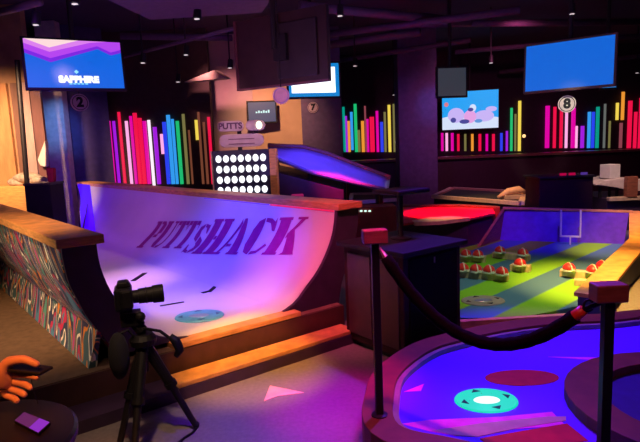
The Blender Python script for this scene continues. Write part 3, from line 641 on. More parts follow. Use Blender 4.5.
for (x, y, x2, y2, wd) in ((133, 281, 145, 273, 0.05), (202, 293, 210, 291, 0.045), (209, 292, 217, 285, 0.04), (160, 306, 184, 302, 0.028)):
    (y0_, v0_), (y1_, v1_) = wall_hit(x, y), wall_hit(x2, y2)
    # fall back to the flat where the sight line lands there
    if v0_ < 0.02 or v1_ < 0.02:
        p, q = at(x, y, ZF + 0.008), at(x2, y2, ZF + 0.008); MB().bar(p, q, wd, 0.003).build('scuff_mark', BLACK, t)
    else:
        b_ = MB(); b_.loft([[on_wall(y0_, v0_, 0.009), on_wall(y0_, v0_ + wd, 0.009)], [on_wall(y1_, v1_, 0.009), on_wall(y1_, v1_ + wd, 0.009)]]); b_.build('scuff_mark', BLACK, t, thick=0.003)

def hole(label, px, py, z, r, m, mc, marks, cat='golf hole', group=None):
    p = at(px, py, z)
    t = thing('golf_hole', label, cat, p, group)
    MB().lathe(p, [(r, 0), (r, 0.004), (r * 0.97, 0.010), (r * 0.5, 0.012)], 40, 0.8).build('plate', m, t)
    MB().lathe(p + Vector((0, -r * 0.08, 0.012)), [(r * 0.42, 0), (r * 0.40, 0.003)], 28, 0.6).build('cup', mc, t)
    for k in range(4):
        a = PI / 4 * (2 * k) + 0.25
        q = p + Vector((math.cos(a) * r * 0.76, math.sin(a) * r * 0.76 * 0.8, 0.0115)); e = Vector((-math.sin(a), math.cos(a), 0)); n = Vector((math.cos(a), math.sin(a), 0))
        MB().extrude([q - e * r * 0.16 - n * r * 0.08, q + e * r * 0.16 - n * r * 0.08, q + n * r * 0.10], (0, 0, 0.002)).build('arrow_mark', marks, t)
hole('slate blue hole plate on the floor of the white ramp', 199.5, 316.5, ZF + 0.007, 0.185, DISC, mat('cup_pale_blue', (0.3, 0.5, 0.6), 0.3), mat('mark_teal', (0.05, 0.2, 0.28), 0.5))

# ------------------------------------------------------------------ floor arrow
tag(MB().prism([at(*p, 0.0)[:2] for p in ((264, 401.5), (277.5, 396.5), (304, 393), (270, 386))], 0.001, 0.004).build('floor_arrow', mat('arrow_pink', (0.85, 0.35, 0.40), 0.7)), 'pink arrow marker stuck on the purple lit floor', 'arrow')

# ------------------------------------------------------------------ round blue course in front
ZR, ZS = 0.20, 0.15
inn_px = [(399, 424), (394, 394), (402, 371), (430, 350), (460, 340), (510, 329), (560, 323), (612, 320)]
inner = [at(x, y, ZR)[:2] for x, y in inn_px] + [(2.55, 3.75), (3.05, 3.2), (3.1, 2.5), (2.7, 1.9), (2.1, 1.62), (1.45, 1.72), (0.98, 2.05)]
inner.append(at(455, 438, ZR)[:2])
def closed_smooth(P, n=6):
    P = [Vector((a, b)) for a, b in P]; out = []; N = len(P)
    for i in range(N):
        p0, p1, p2, p3 = P[i - 1], P[i], P[(i + 1) % N], P[(i + 2) % N]
        for k in range(n):
            u = k / n; q = 0.5 * ((2 * p1) + (p2 - p0) * u + (2 * p0 - 5 * p1 + 4 * p2 - p3) * u * u + (3 * p1 - p0 - 3 * p2 + p3) * u ** 3)
            out.append((q.x, q.y))
    return out
def offset(P, d):
    out = []; N = len(P)
    for i in range(N):
        e = Vector(P[(i + 1) % N]) - Vector(P[i - 1]); n = Vector((-e.y, e.x)).normalized(); out.append((P[i][0] + n.x * d, P[i][1] + n.y * d))
    return out
ci = closed_smooth(inner)
sgn = 1 if sum(ci[i - 1][0] * ci[i][1] - ci[i][0] * ci[i - 1][1] for i in range(len(ci))) < 0 else -1
co = offset(ci, sgn * 0.155)
t = thing('round_course', 'round blue golf course with a brown rim in front of the rope', 'golf course', (1.6, 2.8, 0))
MB().prism(ci, 0.0, ZS).build('playing_surface', BLUEC, t)
MB().band(co, ci, 0.0, ZR).build('rim', RIM, t, bevel=0.004)
MB().band(offset(ci, sgn * 0.004), offset(ci, -sgn * 0.03), ZS - 0.02, ZR - 0.018).build('rim_lining', RIMG, t)
ic = Vector((1.88, 2.50)); 
isl = [(ic.x + 0.66 * math.cos(k * PI / 20) , ic.y + 0.62 * math.sin(k * PI / 20)) for k in range(40)]
isi = [(ic.x + 0.48 * math.cos(k * PI / 20) , ic.y + 0.45 * math.sin(k * PI / 20)) for k in range(40)]
MB().band(isl, isi, ZS - 0.01, ZR + 0.01).build('island_ring', RIM, t, bevel=0.004)
MB().prism(isi, ZS - 0.01, ZS + 0.012).build('island_floor', NAVY, t)
def patch(px_pts, m, name, lift):
    MB().prism([at(x, y, ZS)[:2] for x, y in px_pts], ZS - 0.004, ZS + lift).build(name, m, t)
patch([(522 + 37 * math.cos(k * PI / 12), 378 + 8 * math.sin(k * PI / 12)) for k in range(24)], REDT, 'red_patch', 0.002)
patch([(404, 392), (424, 384), (421, 391)], MAGL, 'pink_light_patch', 0.002)  # pink patches and band below are light painted onto the blue
patch([(548, 357), (620, 358), (618, 362)], MAGL, 'pink_light_patch', 0.002)
patch([(402, 424), (430, 420), (500, 417), (552, 412), (566, 426), (500, 430), (455, 436), (428, 431)], MAGL, 'pink_light_band', 0.0015)
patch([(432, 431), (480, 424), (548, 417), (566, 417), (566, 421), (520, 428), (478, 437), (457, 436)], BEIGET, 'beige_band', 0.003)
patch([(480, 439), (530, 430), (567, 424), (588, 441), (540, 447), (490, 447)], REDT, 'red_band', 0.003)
hole('glowing cyan hole plate in the round blue course', 486, 401, ZS, 0.165, em('hole_cyan', (0.0, 0.72, 0.50), 1.0), em('hole_white', (0.9, 1.0, 1.0), 1.2), mat('mark_dark_green', (0.0, 0.06, 0.04), 0.6))
point('hole_glow', at(486, 401, ZS) + Vector((0, 0, 0.12)), (0.1, 1.0, 0.8), 0.35, 0.05)

# ------------------------------------------------------------------ rope stanchions
pl = at(379.5, 415, ZR)
def stanchion(label, x, y, z0, rz, zb):
    t = thing('stanchion_post', label, 'stanchion', (x, y, z0))
    MB().box((x, y, z0 + (zb - z0) / 2), (0.036, 0.036, zb - z0), rz).build('post', BLACKM, t, bevel=0.003)
    MB().box((x, y, zb + 0.03), (0.115, 0.07, 0.066), rz).build('block', WOODR, t, bevel=0.006)
    MB().lathe((x, y, z0), [(0.04, 0), (0.04, 0.006), (0.022, 0.012)], 16).build('foot_flange', BLACKM, t)
    return t
stanchion('black stanchion post with a wood block, left end of the rope', pl.x, pl.y, ZR, math.radians(5), 1.065)
pr = aty(608.5, 292, 1.9)
stanchion('black stanchion post with a wood block, right end of the rope', pr.x, pr.y, ZR, math.radians(0), pr.z - 0.03)
p0 = Vector((pl.x + 0.02, pl.y - 0.03, 1.045)); p1 = Vector((pr.x - 0.03, pr.y + 0.05, pr.z - 0.05))
t = thing('barrier_rope', 'thick black rope sagging between the two stanchions', 'rope', (p0 + p1) / 2 - Z * 0.4)
pts = []
for k in range(31):
    u = k / 30; p = p0.lerp(p1, u); p.z -= 0.30 * 4 * u * (1 - u); pts.append(p)
MB().chain(pts[1:29], [0.0265 + 0.0025 * (k % 2) for k in range(28)], 12).build('rope', ROPE, t, smooth=True)
MB().chain([pts[0], pts[1], pts[2]], [0.006, 0.014, 0.02], 10).build('end_hook', CHROME, t, smooth=True)
MB().chain([pts[27], pts[28], pts[29]], [0.022, 0.022, 0.02], 12).build('end_sleeve', mat('sleeve_red', (0.6, 0.06, 0.02), 0.35), t, smooth=True)
MB().chain([pts[29] + (pts[30] - pts[29]) * 0.2 + Vector((0.018 * math.cos(a * PI / 8), 0, 0.022 * math.sin(a * PI / 8))) + (p1 - pts[29]) * 0.3 for a in range(17)], 0.005, 8).build('end_ring', BLACKM, t)
MB().chain([pts[29], p1 + Vector((0.04, -0.06, 0.03))], 0.01, 8).build('end_hook', BLACKM, t)

# ------------------------------------------------------------------ kiosk
k0 = at(347, 342, 0); kn = k0 - DN * 0.62; kr = kn + DS * 0.60; kb = k0 + DS * 0.60
t = thing('podium', 'dark maroon podium desk behind the sagging rope, with a small screen stand', 'podium', (k0 + kr) / 2)
MB().prism([k0, kn, kr, kb], 0.04, 0.765).build('cabinet', DARKR, t, bevel=0.008)
MB().prism([k0 + DS * 0.03 - DN * 0.03, kn + DS * 0.03 + DN * 0.03, kr - DS * 0.03 + DN * 0.03, kb - DS * 0.03 - DN * 0.03], 0.0, 0.05).build('plinth', BLACK, t)
MB().prism([k0 - DS * 0.04 + DN * 0.04, kn - DS * 0.04 - DN * 0.04, kr + DS * 0.04 - DN * 0.04, kb + DS * 0.04 + DN * 0.04], 0.765, 0.80).build('desk_top', mat('desk_black', (0.014, 0.012, 0.018), 0.6, spec=0.25), t, bevel=0.006)
f0 = k0 - DN * 0.31
MB().obox(k0 - DN * 0.05 + Z * 0.10 - DS * 0.012, DN * -0.25, DS * 0.012, Z * 0.62).build('side_panel', mat('podium_panel_plum', (0.06, 0.02, 0.035), 0.5), t, bevel=0.004)
MB().obox(k0 - DN * 0.33 + Z * 0.10 - DS * 0.012, DN * -0.25, DS * 0.012, Z * 0.62).build('side_panel', mat('podium_panel_maroon', (0.05, 0.014, 0.018), 0.5), t, bevel=0.004)
MB().obox(kn + DS * 0.05 + Z * 0.08 - DN * 0.012, DS * 0.50, DN * 0.012, Z * 0.66).build('front_door', mat('door_black', (0.005, 0.004, 0.006), 0.8, spec=0.1), t, bevel=0.004)
MB().cyl(kn + DS * 0.30 - DN * 0.014 + Z * 0.68, kn + DS * 0.30 - DN * 0.014 + Z * 0.72, 0.006, n=8).build('door_pull', CHROME, t)
sq = aty(401, 236, 4.05)
t2 = thing('screen_stand', 'thin black screen stand on the podium, seen edge on', 'stand', (sq.x, sq.y, 0.80))
MB().cyl((sq.x, sq.y, 0.80), (sq.x, sq.y, 1.15), 0.021, n=14).build('pole', BLACKM, t2)
MB().lathe((sq.x, sq.y, 0.80), [(0.08, 0), (0.08, 0.01), (0.03, 0.02)], 20).build('foot', BLACKM, t2)
MB().obox(Vector((sq.x, sq.y, 1.145)) - DS * 0.16 - DN * 0.14, DS * 0.34, DN * 0.28, Z * 0.035).build('tray', BLACK, t2, bevel=0.012)

# ------------------------------------------------------------------ football field course
ZG = 0.10
t = thing('field_course', 'green and blue striped golf course with a goal post and blue backboard', 'golf course', at(540, 270, 0))
fl = [at(430, 322, ZG), at(520, 317, ZG), at(577, 313, ZG)]
bl, brr = at(500, 240, ZG), at(624, 244, ZG)
nearR = at(578, 306, ZG)
outl = [at(459, 318, ZG), at(520, 318, ZG), nearR, at(600, 280, ZG), brr, bl, at(470, 246, ZG), at(448, 252, ZG)]
MB().prism([p[:2] for p in outl], 0.0, ZG).build('playing_surface', FIELD, t)
bm_dir = (brr - bl).normalized(); bn = Vector((-bm_dir.y, bm_dir.x, 0))
tl = aty(505, 209, bl.y); tr = aty(629, 213, brr.y)
MB().extrude([bl, brr, Vector((brr.x + 0.05, brr.y, tr.z)), Vector((tl.x, tl.y, tl.z))], bn * 0.06).build('backboard', BLUEP, t)
MB().bar(Vector((tl.x - 0.03, tl.y, tl.z)) + bn * 0.03, Vector((brr.x + 0.10, brr.y, tr.z)) + bn * 0.03, 0.10, 0.025).build('backboard_cap', WOOD, t, bevel=0.004)
MB().extrude([bl, Vector((tl.x, tl.y, tl.z)), Vector((tl.x, tl.y, tl.z)) - bn * 0.05 , bl - bn * 0.55 - bm_dir * 0.20], bm_dir * -0.04).build('left_wing', WOODR, t)
# right rail rising to the backboard
ra = at(578, 293, 0.28); rb = at(612, 258, 0.28); rc = at(632, 243, 0.28); rd = Vector((brr.x + 0.12, brr.y + 0.06, tr.z))
rail_r = [Vector((ra.x, ra.y, 0)), Vector((rb.x, rb.y, 0)), Vector((rc.x, rc.y, 0)), Vector((rd.x, rd.y, 0))]
rz_ = [0.28, 0.28, 0.33, tr.z + 0.02]
def railmesh(z_lo, z_hi, w0, w1, name, m):
    b = MB(); rows = []
    for i, p in enumerate(rail_r):
        d = (rail_r[min(i + 1, 3)] - rail_r[max(i - 1, 0)]).normalized(); n = Vector((d.y, -d.x, 0))
        za = z_lo if z_lo is not None else rz_[i] - 0.03; zb = rz_[i] + z_hi
        rows.append([p + n * w0 + Z * za, p + n * w1 + Z * za, p + n * w1 + Z * zb, p + n * w0 + Z * zb, p + n * w0 + Z * za])
    b.loft(rows); b.b.faces.new([v for v in b.b.verts[:4]]); k = len(b.b.verts); b.b.verts.ensure_lookup_table(); b.b.faces.new([b.b.verts[i] for i in range(k - 5, k - 1)])
    return b.build(name, m, t)
railmesh(0.0, -0.03, 0.0, 0.16, 'rail_wall', mat('rail_wall_navy', (0.04, 0.06, 0.14), 0.6))
railmesh(None, 0.0, -0.03, 0.19, 'rail_cap', WOOD)
fa, fb = at(460, 321, ZG + 0.02), at(577, 314, ZG + 0.02)
MB().bar((fa.x, fa.y, 0), (fb.x, fb.y, 0), 0.05, 0.125).build('front_edge', WOOD, t, bevel=0.004)
# goal post
gp = at(570, 243, ZG) - bn * 0.12
tg = thing('goal_post', 'small white goal post in front of the blue backboard', 'goal post', gp)
gw = 0.115; zb = gp.z + 0.10; zt_ = gp.z + 0.46
MB().cyl(gp, gp + Z * 0.10, 0.010, n=10).build('base_stem', WHITE, tg)
MB().bar(Vector((gp.x, gp.y, zb)) - bm_dir * gw, Vector((gp.x, gp.y, zb)) + bm_dir * gw, 0.02, 0.02).build('crossbar', WHITE, tg)
for s_ in (-1, 1): MB().box((gp.x + bm_dir.x * gw * s_, gp.y + bm_dir.y * gw * s_, (zb + zt_) / 2), (0.018, 0.018, zt_ - zb)).build('upright', WHITE, tg)
hole('grey hole plate on the green field beside the podium', 483, 301, ZG, 0.19, DISCG, CHROME, BLACK)

# helmets on wooden bars
def block(px0, py0, px1, py1, label, w=0.10, h=0.07):
    a, b = at(px0, py0, ZG), at(px1, py1, ZG)
    return tag(MB().bar(a, b, w, h).build('wooden_bar', PALEW, bevel=0.005), label, 'wooden bar', 'wooden bars on the field')
block(456, 276, 508, 281, 'long wooden bar under the front row of red helmets left on the field')
block(511, 270, 530, 272, 'short wooden bar under the single red helmet')
block(494, 257, 529, 261, 'thin wooden bar under the rear helmets, left of the goal post')
block(458, 261, 486, 262, 'wooden bar at the far left of the field beside the podium')
block(560, 276, 600, 279, 'wooden bar with red helmets next to the right rail')
block(574, 285, 592, 286, 'pale stubby wooden bar lying inside the near end of the right rail', 0.08, 0.06)
hp = (0, 0, 0)
def make_helmet():
    t = thing('toy_helmet', 'x', 'helmet', (0, 0, 0), 'red helmets on the field')
    MB().ball((0, 0, 0.025), (0.062, 0.066, 0.058), 18, zmin=0.02).build('shell', RED, t, smooth=True)
    MB().lathe((0, 0, 0), [(0.058, 0), (0.066, 0.006), (0.064, 0.022)], 20).build('collar', WHITE, t)
    MB().chain([(0.03 * math.sin(a), -0.075, 0.02 + 0.012 * a) for a in (-1, 0, 1)], 0.006, 6).build('face_guard', WHITE, t)
    MB().chain([(0, 0.068 * math.cos(PI * k / 8), 0.026 + 0.059 * math.sin(PI * k / 8)) for k in range(9)], 0.006, 6).build('stripe', WHITE, t)
    return t
H0 = make_helmet()
hl = [(463, 271, 'red toy helmet, leftmost of the front row beside the podium'), (476, 272, 'red toy helmet, second in the front row from the podium'),
      (489, 273, 'red toy helmet, third in the front row from the podium'), (502, 275, 'red toy helmet, right end of the front row'),
      (520, 266, 'red toy helmet alone on the short wooden bar'), (500, 253, 'red toy helmet, left on the thin rear bar'), (523, 255.5, 'red toy helmet, right on the thin rear bar'),
      (466, 256.5, 'red toy helmet, left on the bar at the far left of the field'), (478, 257, 'red toy helmet, right on the bar at the far left of the field'),
      (569, 271, 'red toy helmet, left end of the bar by the right rail'), (593, 273, 'red toy helmet, right end of the bar by the right rail')]
for i, (x, y, lab) in enumerate(hl):
    o = H0 if i == 0 else copy_tree(H0)
    o.location = at(x, y, ZG + 0.07); o['label'] = lab
b_ = at(602, 268, ZG)
o = copy_tree(H0); o.location = b_; o['label'] = 'red toy helmet on the turf close against the right rail'

# ------------------------------------------------------------------ red course, low courses behind
t = thing('red_course', 'low red-lit golf course with a pale curved edge behind the podium', 'golf course', at(430, 213, 0))
zc = 0.42
MB().prism([at(x, y, zc)[:2] for x, y in [(400, 224), (415, 222), (470, 218), (495, 213), (492, 208), (460, 206), (400, 206)]], zc - 0.03, zc).build('playing_surface', REDC, t)
MB().prism([at(x, y, zc)[:2] for x, y in [(402, 223), (415, 221.5), (468, 217.5), (492, 213), (488, 209), (458, 207), (402, 207)]], 0.0, zc - 0.03).build('body', DARKP, t)
MB().prism([at(x, y, zc)[:2] for x, y in [(412, 221), (430, 217.8), (452, 216.8), (470, 218), (440, 222), (415, 223)]], zc - 0.04, zc + 0.01).build('front_edge', PEACH, t)
MB().prism([at(x, y, 0.45)[:2] for x, y in [(398, 205.5), (460, 205.5), (500, 207.5), (500, 206), (460, 204), (398, 204)]], 0.0, 0.45).build('back_edge', RIM, t)
t = thing('low_course', 'dark low golf course with pale wooden edging behind the red course', 'golf course', at(480, 196, 0))
A, B, Cc, D = [at(x, y, 0.5) for x, y in ((434, 195), (521, 201.5), (526, 191), (452, 187))]
MB().prism([p[:2] for p in (A, B, Cc, D)], 0.0, 0.46).build('playing_surface', mat('dark_turf', (0.03, 0.03, 0.03), 0.8), t)
for p, q in ((A, B), (B, Cc), (Cc, D), (D, A)): MB().bar(Vector((p.x, p.y, 0.44)), Vector((q.x, q.y, 0.44)), 0.10, 0.06).build('edge_board', PALEW, t)
p = at(514, 197, 0.5)
t = thing('course_obstacle', 'beige curved obstacle at the right end of the dark low course', 'obstacle', Vector((p.x, p.y, 0.46)))
MB().chain([Vector((p.x - 0.28, p.y, 0.50)), Vector((p.x - 0.1, p.y, 0.60)), Vector((p.x + 0.08, p.y, 0.62)), Vector((p.x + 0.2, p.y, 0.56))], [0.03, 0.06, 0.07, 0.04], 10).build('body', PEACH, t, smooth=True)
MB().box((p.x, p.y, 0.50), (0.36, 0.14, 0.08)).build('base', PALEW, t, bevel=0.01)
t = thing('low_course', 'dark low golf course with pale edging left of the central pillar', 'golf course', at(370, 197, 0))
A, B, Cc, D = [at(x, y, 0.5) for x, y in ((350, 201), (396, 198), (396, 192), (352, 193))]
MB().prism([p[:2] for p in (A, B, Cc, D)], 0.0, 0.46).build('playing_surface', mat('dark_turf_grey', (0.05, 0.05, 0.05), 0.8), t)
for p, q in ((A, B), (Cc, D), (D, A)): MB().bar(Vector((p.x, p.y, 0.44)), Vector((q.x, q.y, 0.44)), 0.08, 0.06).build('edge_board', PALEW, t)
# dark red panel box with a row of little white lamps, behind the podium
p0_, p1_ = aty(350, 230, 6.4), aty(397, 230, 6.4)
t = thing('course_box', 'dark red box with a row of small white lamps behind the podium', 'box', ((p0_.x + p1_.x) / 2, 6.55, 0))
ztop = aty(370, 207, 6.4).z
MB().box(((p0_.x + p1_.x) / 2, 6.55, ztop / 2), (p1_.x - p0_.x, 0.3, ztop)).build('body', mat('box_dark_red', (0.25, 0.02, 0.03), 0.5), t, bevel=0.01)
for k in range(4):
    q = aty(357 + k * 4.2, 211, 6.39)
    MB().ball(q, (0.018, 0.012, 0.012), 8).build('lamp', em('lamp_mint', (0.7, 1, 0.85), 1.2), t)
# round dark table between podium and red course
# dark cabinet right of the low course
a, b = aty(538, 190, 8.0), aty(596, 190, 8.0)
zt2 = aty(567, 176, 8.0).z
t = thing('podium', 'dark square podium between the low course and the white obstacle', 'podium', ((a.x + b.x) / 2, 8.3, 0))
MB().box(((a.x + b.x) / 2, 8.3, (zt2 - 0.03) / 2), (b.x - a.x - 0.06, 0.55, zt2 - 0.03)).build('cabinet', mat('podium_black_plum', (0.02, 0.006, 0.008), 0.7, spec=0.2), t, bevel=0.01)
MB().box(((a.x + b.x) / 2, 8.3, zt2 - 0.015), (b.x - a.x, 0.62, 0.03)).build('desk_top', BLACK, t, bevel=0.006)
for k, (px, cc) in enumerate([(563, 'red'), (572, 'red'), (584, 'blue')]):
    q = aty(px, 175, 8.1); MB().box((q.x, 8.1, zt2 + 0.02), (0.09, 0.03, 0.035)).build('indicator_lamp', em('indicator_' + cc + str(k), (0.5, 0.0, 0.05) if cc == 'red' else (0.08, 0.03, 0.3), 0.8), t)
# white obstacle course 8
t = thing('obstacle_course', 'wooden golf course with a white slanted canopy and a white cube, right edge', 'golf course', (aty(618, 195, 8.8).x, 8.8, 0))
q0, q1 = aty(594, 199, 8.8), aty(668, 199, 8.8)
zz = aty(620, 197, 8.6).z
MB().box(((q0.x + q1.x) / 2, 9.0, zz / 2), (q1.x - q0.x, 1.2, zz)).build('base', DARKP, t)
MB().box(((q0.x + q1.x) / 2, 8.38, zz), (q1.x - q0.x, 0.10, 0.06)).build('edge_board', PALEW, t, bevel=0.005)
c0, c1, c2, c3 = aty(597, 186, 8.5), aty(606, 180, 8.8), aty(640, 179, 8.9), aty(636, 190, 8.5)
MB().extrude([aty(597, 185, 8.5), aty(604, 180.5, 8.5), aty(624, 178, 8.5), aty(650, 180, 8.5), aty(650, 192, 8.5), aty(628, 190, 8.5), aty(612, 187, 8.5)], (0, 0.7, 0)).build('canopy', mat('white_canopy', (0.7, 0.6, 0.58), 0.5), t, bevel=0.01)
m_ = aty(610, 171, 8.7)
MB().box((m_.x, m_.y, m_.z), (0.21, 0.21, 0.22), 0.3).build('cube', WHITE, t, bevel=0.01)
MB().cyl((m_.x, m_.y, zz), (m_.x, m_.y, m_.z - 0.1), 0.02, n=8).build('cube_post', BLACKM, t)
m2 = aty(630, 190, 8.4)
MB().box((m2.x, 8.38, zz + 0.17), (0.17, 0.1, 0.34)).build('post', WOODR, t, bevel=0.008)
for px in (600, 617):
    m3 = aty(px, 190, 8.6); MB().cyl((m3.x, 8.6, zz), (m3.x, 8.6, m3.z + 0.05), 0.025, n=8).build('leg', BLACKM, t)

# ------------------------------------------------------------------ lamp panel with its sign
pn = aty(242, 172, 6.6)
t = thing('lamp_panel', 'dark panel with four rows of round white lamps behind the ramp', 'lamp panel', (pn.x, 6.6, 0))
lf, rt = aty(213, 172, 6.6), aty(270, 172, 6.6); top = aty(240, 150, 6.6).z
wpan = rt.x - lf.x
MB().box(((lf.x + rt.x) / 2, 6.78, top / 2), (wpan, 0.34, top)).build('cabinet', mat('panel_navy', (0.02, 0.02, 0.06), 0.5), t, bevel=0.006)
MB().box((rt.x + 0.04, 6.78, top / 2), (0.08, 0.36, top)).build('side_board', WOOD, t, bevel=0.004)
MB().box((lf.x - 0.008, 6.78, top / 2), (0.016, 0.36, top)).build('side_board', PALEW, t)
LAMP = em('panel_lamp_white', (0.92, 0.94, 1.0), 1.6)
for r_ in range(4):
    for k in range(7):
        x = lf.x + wpan * (0.11 + 0.78 * k / 6); z = top - 0.10 - r_ * 0.128
        MB().ball((x, 6.605, z), (0.036, 0.02, 0.045), 12).build('lamp', LAMP, t, smooth=True)
# lettered plaques standing on the panel
def plaque(name_px, label, letters):
    t = thing('course_sign', label, 'sign', (pn.x, 6.7, top))
    return t
t = thing('course_sign', 'rose-grey rounded name boards standing on the lamp panel', 'sign', (pn.x, 6.72, top))
def pill(px0, px1, py0, py1, Y, name):
    a, b = aty(px0, (py0 + py1) / 2, Y), aty(px1, (py0 + py1) / 2, Y); h = aty(px0, py0, Y).z - aty(px0, py1, Y).z; r = h / 2
    zc_ = (a.z + b.z) / 2; o = []
    for k in range(9): th = PI / 2 + PI * k / 8; o.append(Vector((a.x + r + r * math.cos(th), Y, zc_ + r * math.sin(th))))
    for k in range(9): th = -PI / 2 + PI * k / 8; o.append(Vector((b.x - r + r * math.cos(th), Y, zc_ + r * math.sin(th))))
    MB().extrude(o, (0, 0.04, 0)).build(name, PINKISH, t, bevel=0.005)
    return Vector(((a.x + b.x) / 2, Y, zc_)), h
c1_, h1 = pill(217, 243.5, 121, 131.5, 6.7, 'board'); c2_, h2 = pill(245.5, 265, 120, 130.5, 6.7, 'board'); c3_, h3 = pill(219, 264, 134, 147, 6.7, 'board')
text('lettering', 'PUTTS', mat('sign_letter_plum', (0.12, 0.05, 0.1), 0.6), t, c1_ + Vector((0, -0.004, 0)), (1, 0, 0), Z, h1 * 0.8, 0.004, 0, 0.004)
for s_ in (-0.25, 0.12): MB().box((c3_.x, 6.697, c3_.z + h3 * s_), (0.32, 0.004, 0.012)).build('caption_line', mat('sign_line_plum', (0.2, 0.1, 0.15), 0.6), t)
MB().ball((aty(259, 125, 6.68).x, 6.68, c2_.z), (0.04, 0.03, 0.05), 12).build('lamp', em('sign_lamp', (1, 0.85, 0.65), 1.8), t, smooth=True)
MB().box((c1_.x + 0.1, 6.73, (top + c3_.z) / 2), (0.05, 0.03, c3_.z - top)).build('support', BLACKM, t)
MB().box((c1_.x + 0.1, 6.745, (top + c1_.z) / 2), (0.05, 0.02, c1_.z - top)).build('support', BLACKM, t)
MB().box((c2_.x, 6.745, (c3_.z + c2_.z) / 2), (0.05, 0.02, c2_.z - c3_.z)).build('support', BLACKM, t)

# ------------------------------------------------------------------ blue and red slide course
t = thing('slide_course', 'tall blue-lit curved slide with pink glare and a wooden edge, beside the lamp panel', 'slide', (0.1, 7.7, 0))
rows = []
for k in range(15):
    u = k / 14
    def lin(P, x):
        for (xa, ya), (xb, yb) in zip(P, P[1:]):
            if x <= xb: return ya + (yb - ya) * (x - xa) / (xb - xa)
        return P[-1][1]
    bx = 268 + (390 - 268) * u; by = lin([(268, 147), (303, 148.5), (327, 155), (355, 166), (390, 179)], bx)
    fx = 268 + (385 - 268) * u; fy = lin([(268, 156), (276, 159), (313, 174), (355, 184), (385, 190)], fx)
    pb_, pf_ = aty(bx, by, 8.6), aty(fx, fy, 7.2)
    row = []
    for j in range(9):
        v = j / 8; q = pf_.lerp(pb_, v); q.z -= 0.10 * math.sin(PI * v); row.append(q)
    rows.append(row)
MB().loft(rows).build('slide_surface', SLIDEB, t, smooth=True, thick=0.02)
MB().chain([r[-1] + Z * 0.02 for r in rows], 0.04, 8).build('back_edge', WOODR, t)
MB().chain([r[0] + Z * 0.01 for r in rows], 0.025, 8).build('front_edge', mat('slide_edge_blue', (0.15, 0.12, 0.4), 0.5), t)
for i in (1, 5, 9, 13):
    for j in (1, 7):
        q = rows[i][j]; MB().cyl((q.x, q.y, 0), (q.x, q.y, q.z - 0.01), 0.03, n=8).build('support_leg', BLACKM, t)
MB().prism([rows[0][0][:2], rows[9][0][:2], rows[9][8][:2], rows[0][8][:2]], 0.0, [1.22, 0.92, 1.0, 1.28]).build('base', DARKP, t)
q = aty(297, 186, 7.1)
tag(MB().box((q.x, 7.08, 0.45), (0.16, 0.16, 0.90)).build('glowing_bollard', em('bollard_magenta', (0.35, 0.01, 0.10), 0.8), bevel=0.01), 'dim magenta glowing bollard under the blue slide', 'bollard')

# ------------------------------------------------------------------ left nook things
p = aty(17, 60, 7.9); q = aty(25, 190, 7.9)
t = thing('tall_pole', 'tall black pole standing in front of the left boards', 'pole', (q.x, 7.9, 0))
MB().cyl((q.x, 7.9, 0), (p.x, 7.9, p.z), 0.035, n=12).build('shaft', BLACKM, t)
MB().lathe((q.x, 7.9, 0), [(0.12, 0), (0.15, 0.02), (0.05, 0.04)], 20).build('foot', BLACKM, t)
q = aty(46, 200, 7.6)
t = thing('black_crate', 'black crate standing beside the pale pillar face', 'crate', (q.x, 7.6, 0))
zt3 = aty(46, 184, 7.6).z; wd = aty(58, 200, 7.6).x - aty(33, 200, 7.6).x
MB().box((q.x, 7.6, zt3 / 2), (wd, 0.4, zt3)).build('body', BLACK, t, bevel=0.01)
MB().box((q.x, 7.6, zt3 + 0.01), (wd + 0.02, 0.42, 0.03)).build('lid', mat('crate_lid', (0.03, 0.025, 0.03), 0.4), t, bevel=0.006)
a = [aty(x, y, 8.63) for x, y in ((44.5, 140), (40, 152), (37, 160), (40, 166), (45.5, 167), (45.5, 150))]
tag(MB().extrude(a, (0, 0.125, 0)).build('hanging_cloth', CLOTHW, bevel=0.02), 'pale cloth hanging by the boards above the black crate', 'cloth')
zb_ = zt3 + 0.024; b = [aty(45, 168, 7.55), aty(53, 168, 7.55), aty(53, 178, 7.55), aty(47, 178, 7.55)]; b[2].z = b[3].z = zb_
tag(MB().extrude(b, (0, 0.1, 0)).build('red_bag', mat('red_cloth', (0.4, 0.02, 0.03), 0.8), bevel=0.02), 'small red bag on the black crate below the pale cloth', 'bag')
q = aty(27, 178, 8.45)
tag(MB().ball((q.x, 8.45, q.z), (0.22, 0.14, 0.09), 16).ball((q.x - 0.15, 8.45, q.z - 0.06), (0.16, 0.12, 0.08), 14).ball((q.x + 0.16, 8.45, q.z - 0.04), (0.16, 0.12, 0.07), 14).build('folded_blanket', mat('grey_blanket', (0.35, 0.30, 0.24), 0.9, 0, 0.4, 18), smooth=True), 'crumpled grey blanket on the low wooden shelf by the black pole', 'blanket')
zt4 = q.z - 0.11
tag(MB().box((aty(12, 190, 8.45).x, 8.45, zt4 / 2), (0.85, 0.45, zt4)).build('wooden_shelf', WOOD, bevel=0.01), 'low amber wooden shelf unit in the left corner', 'shelf')

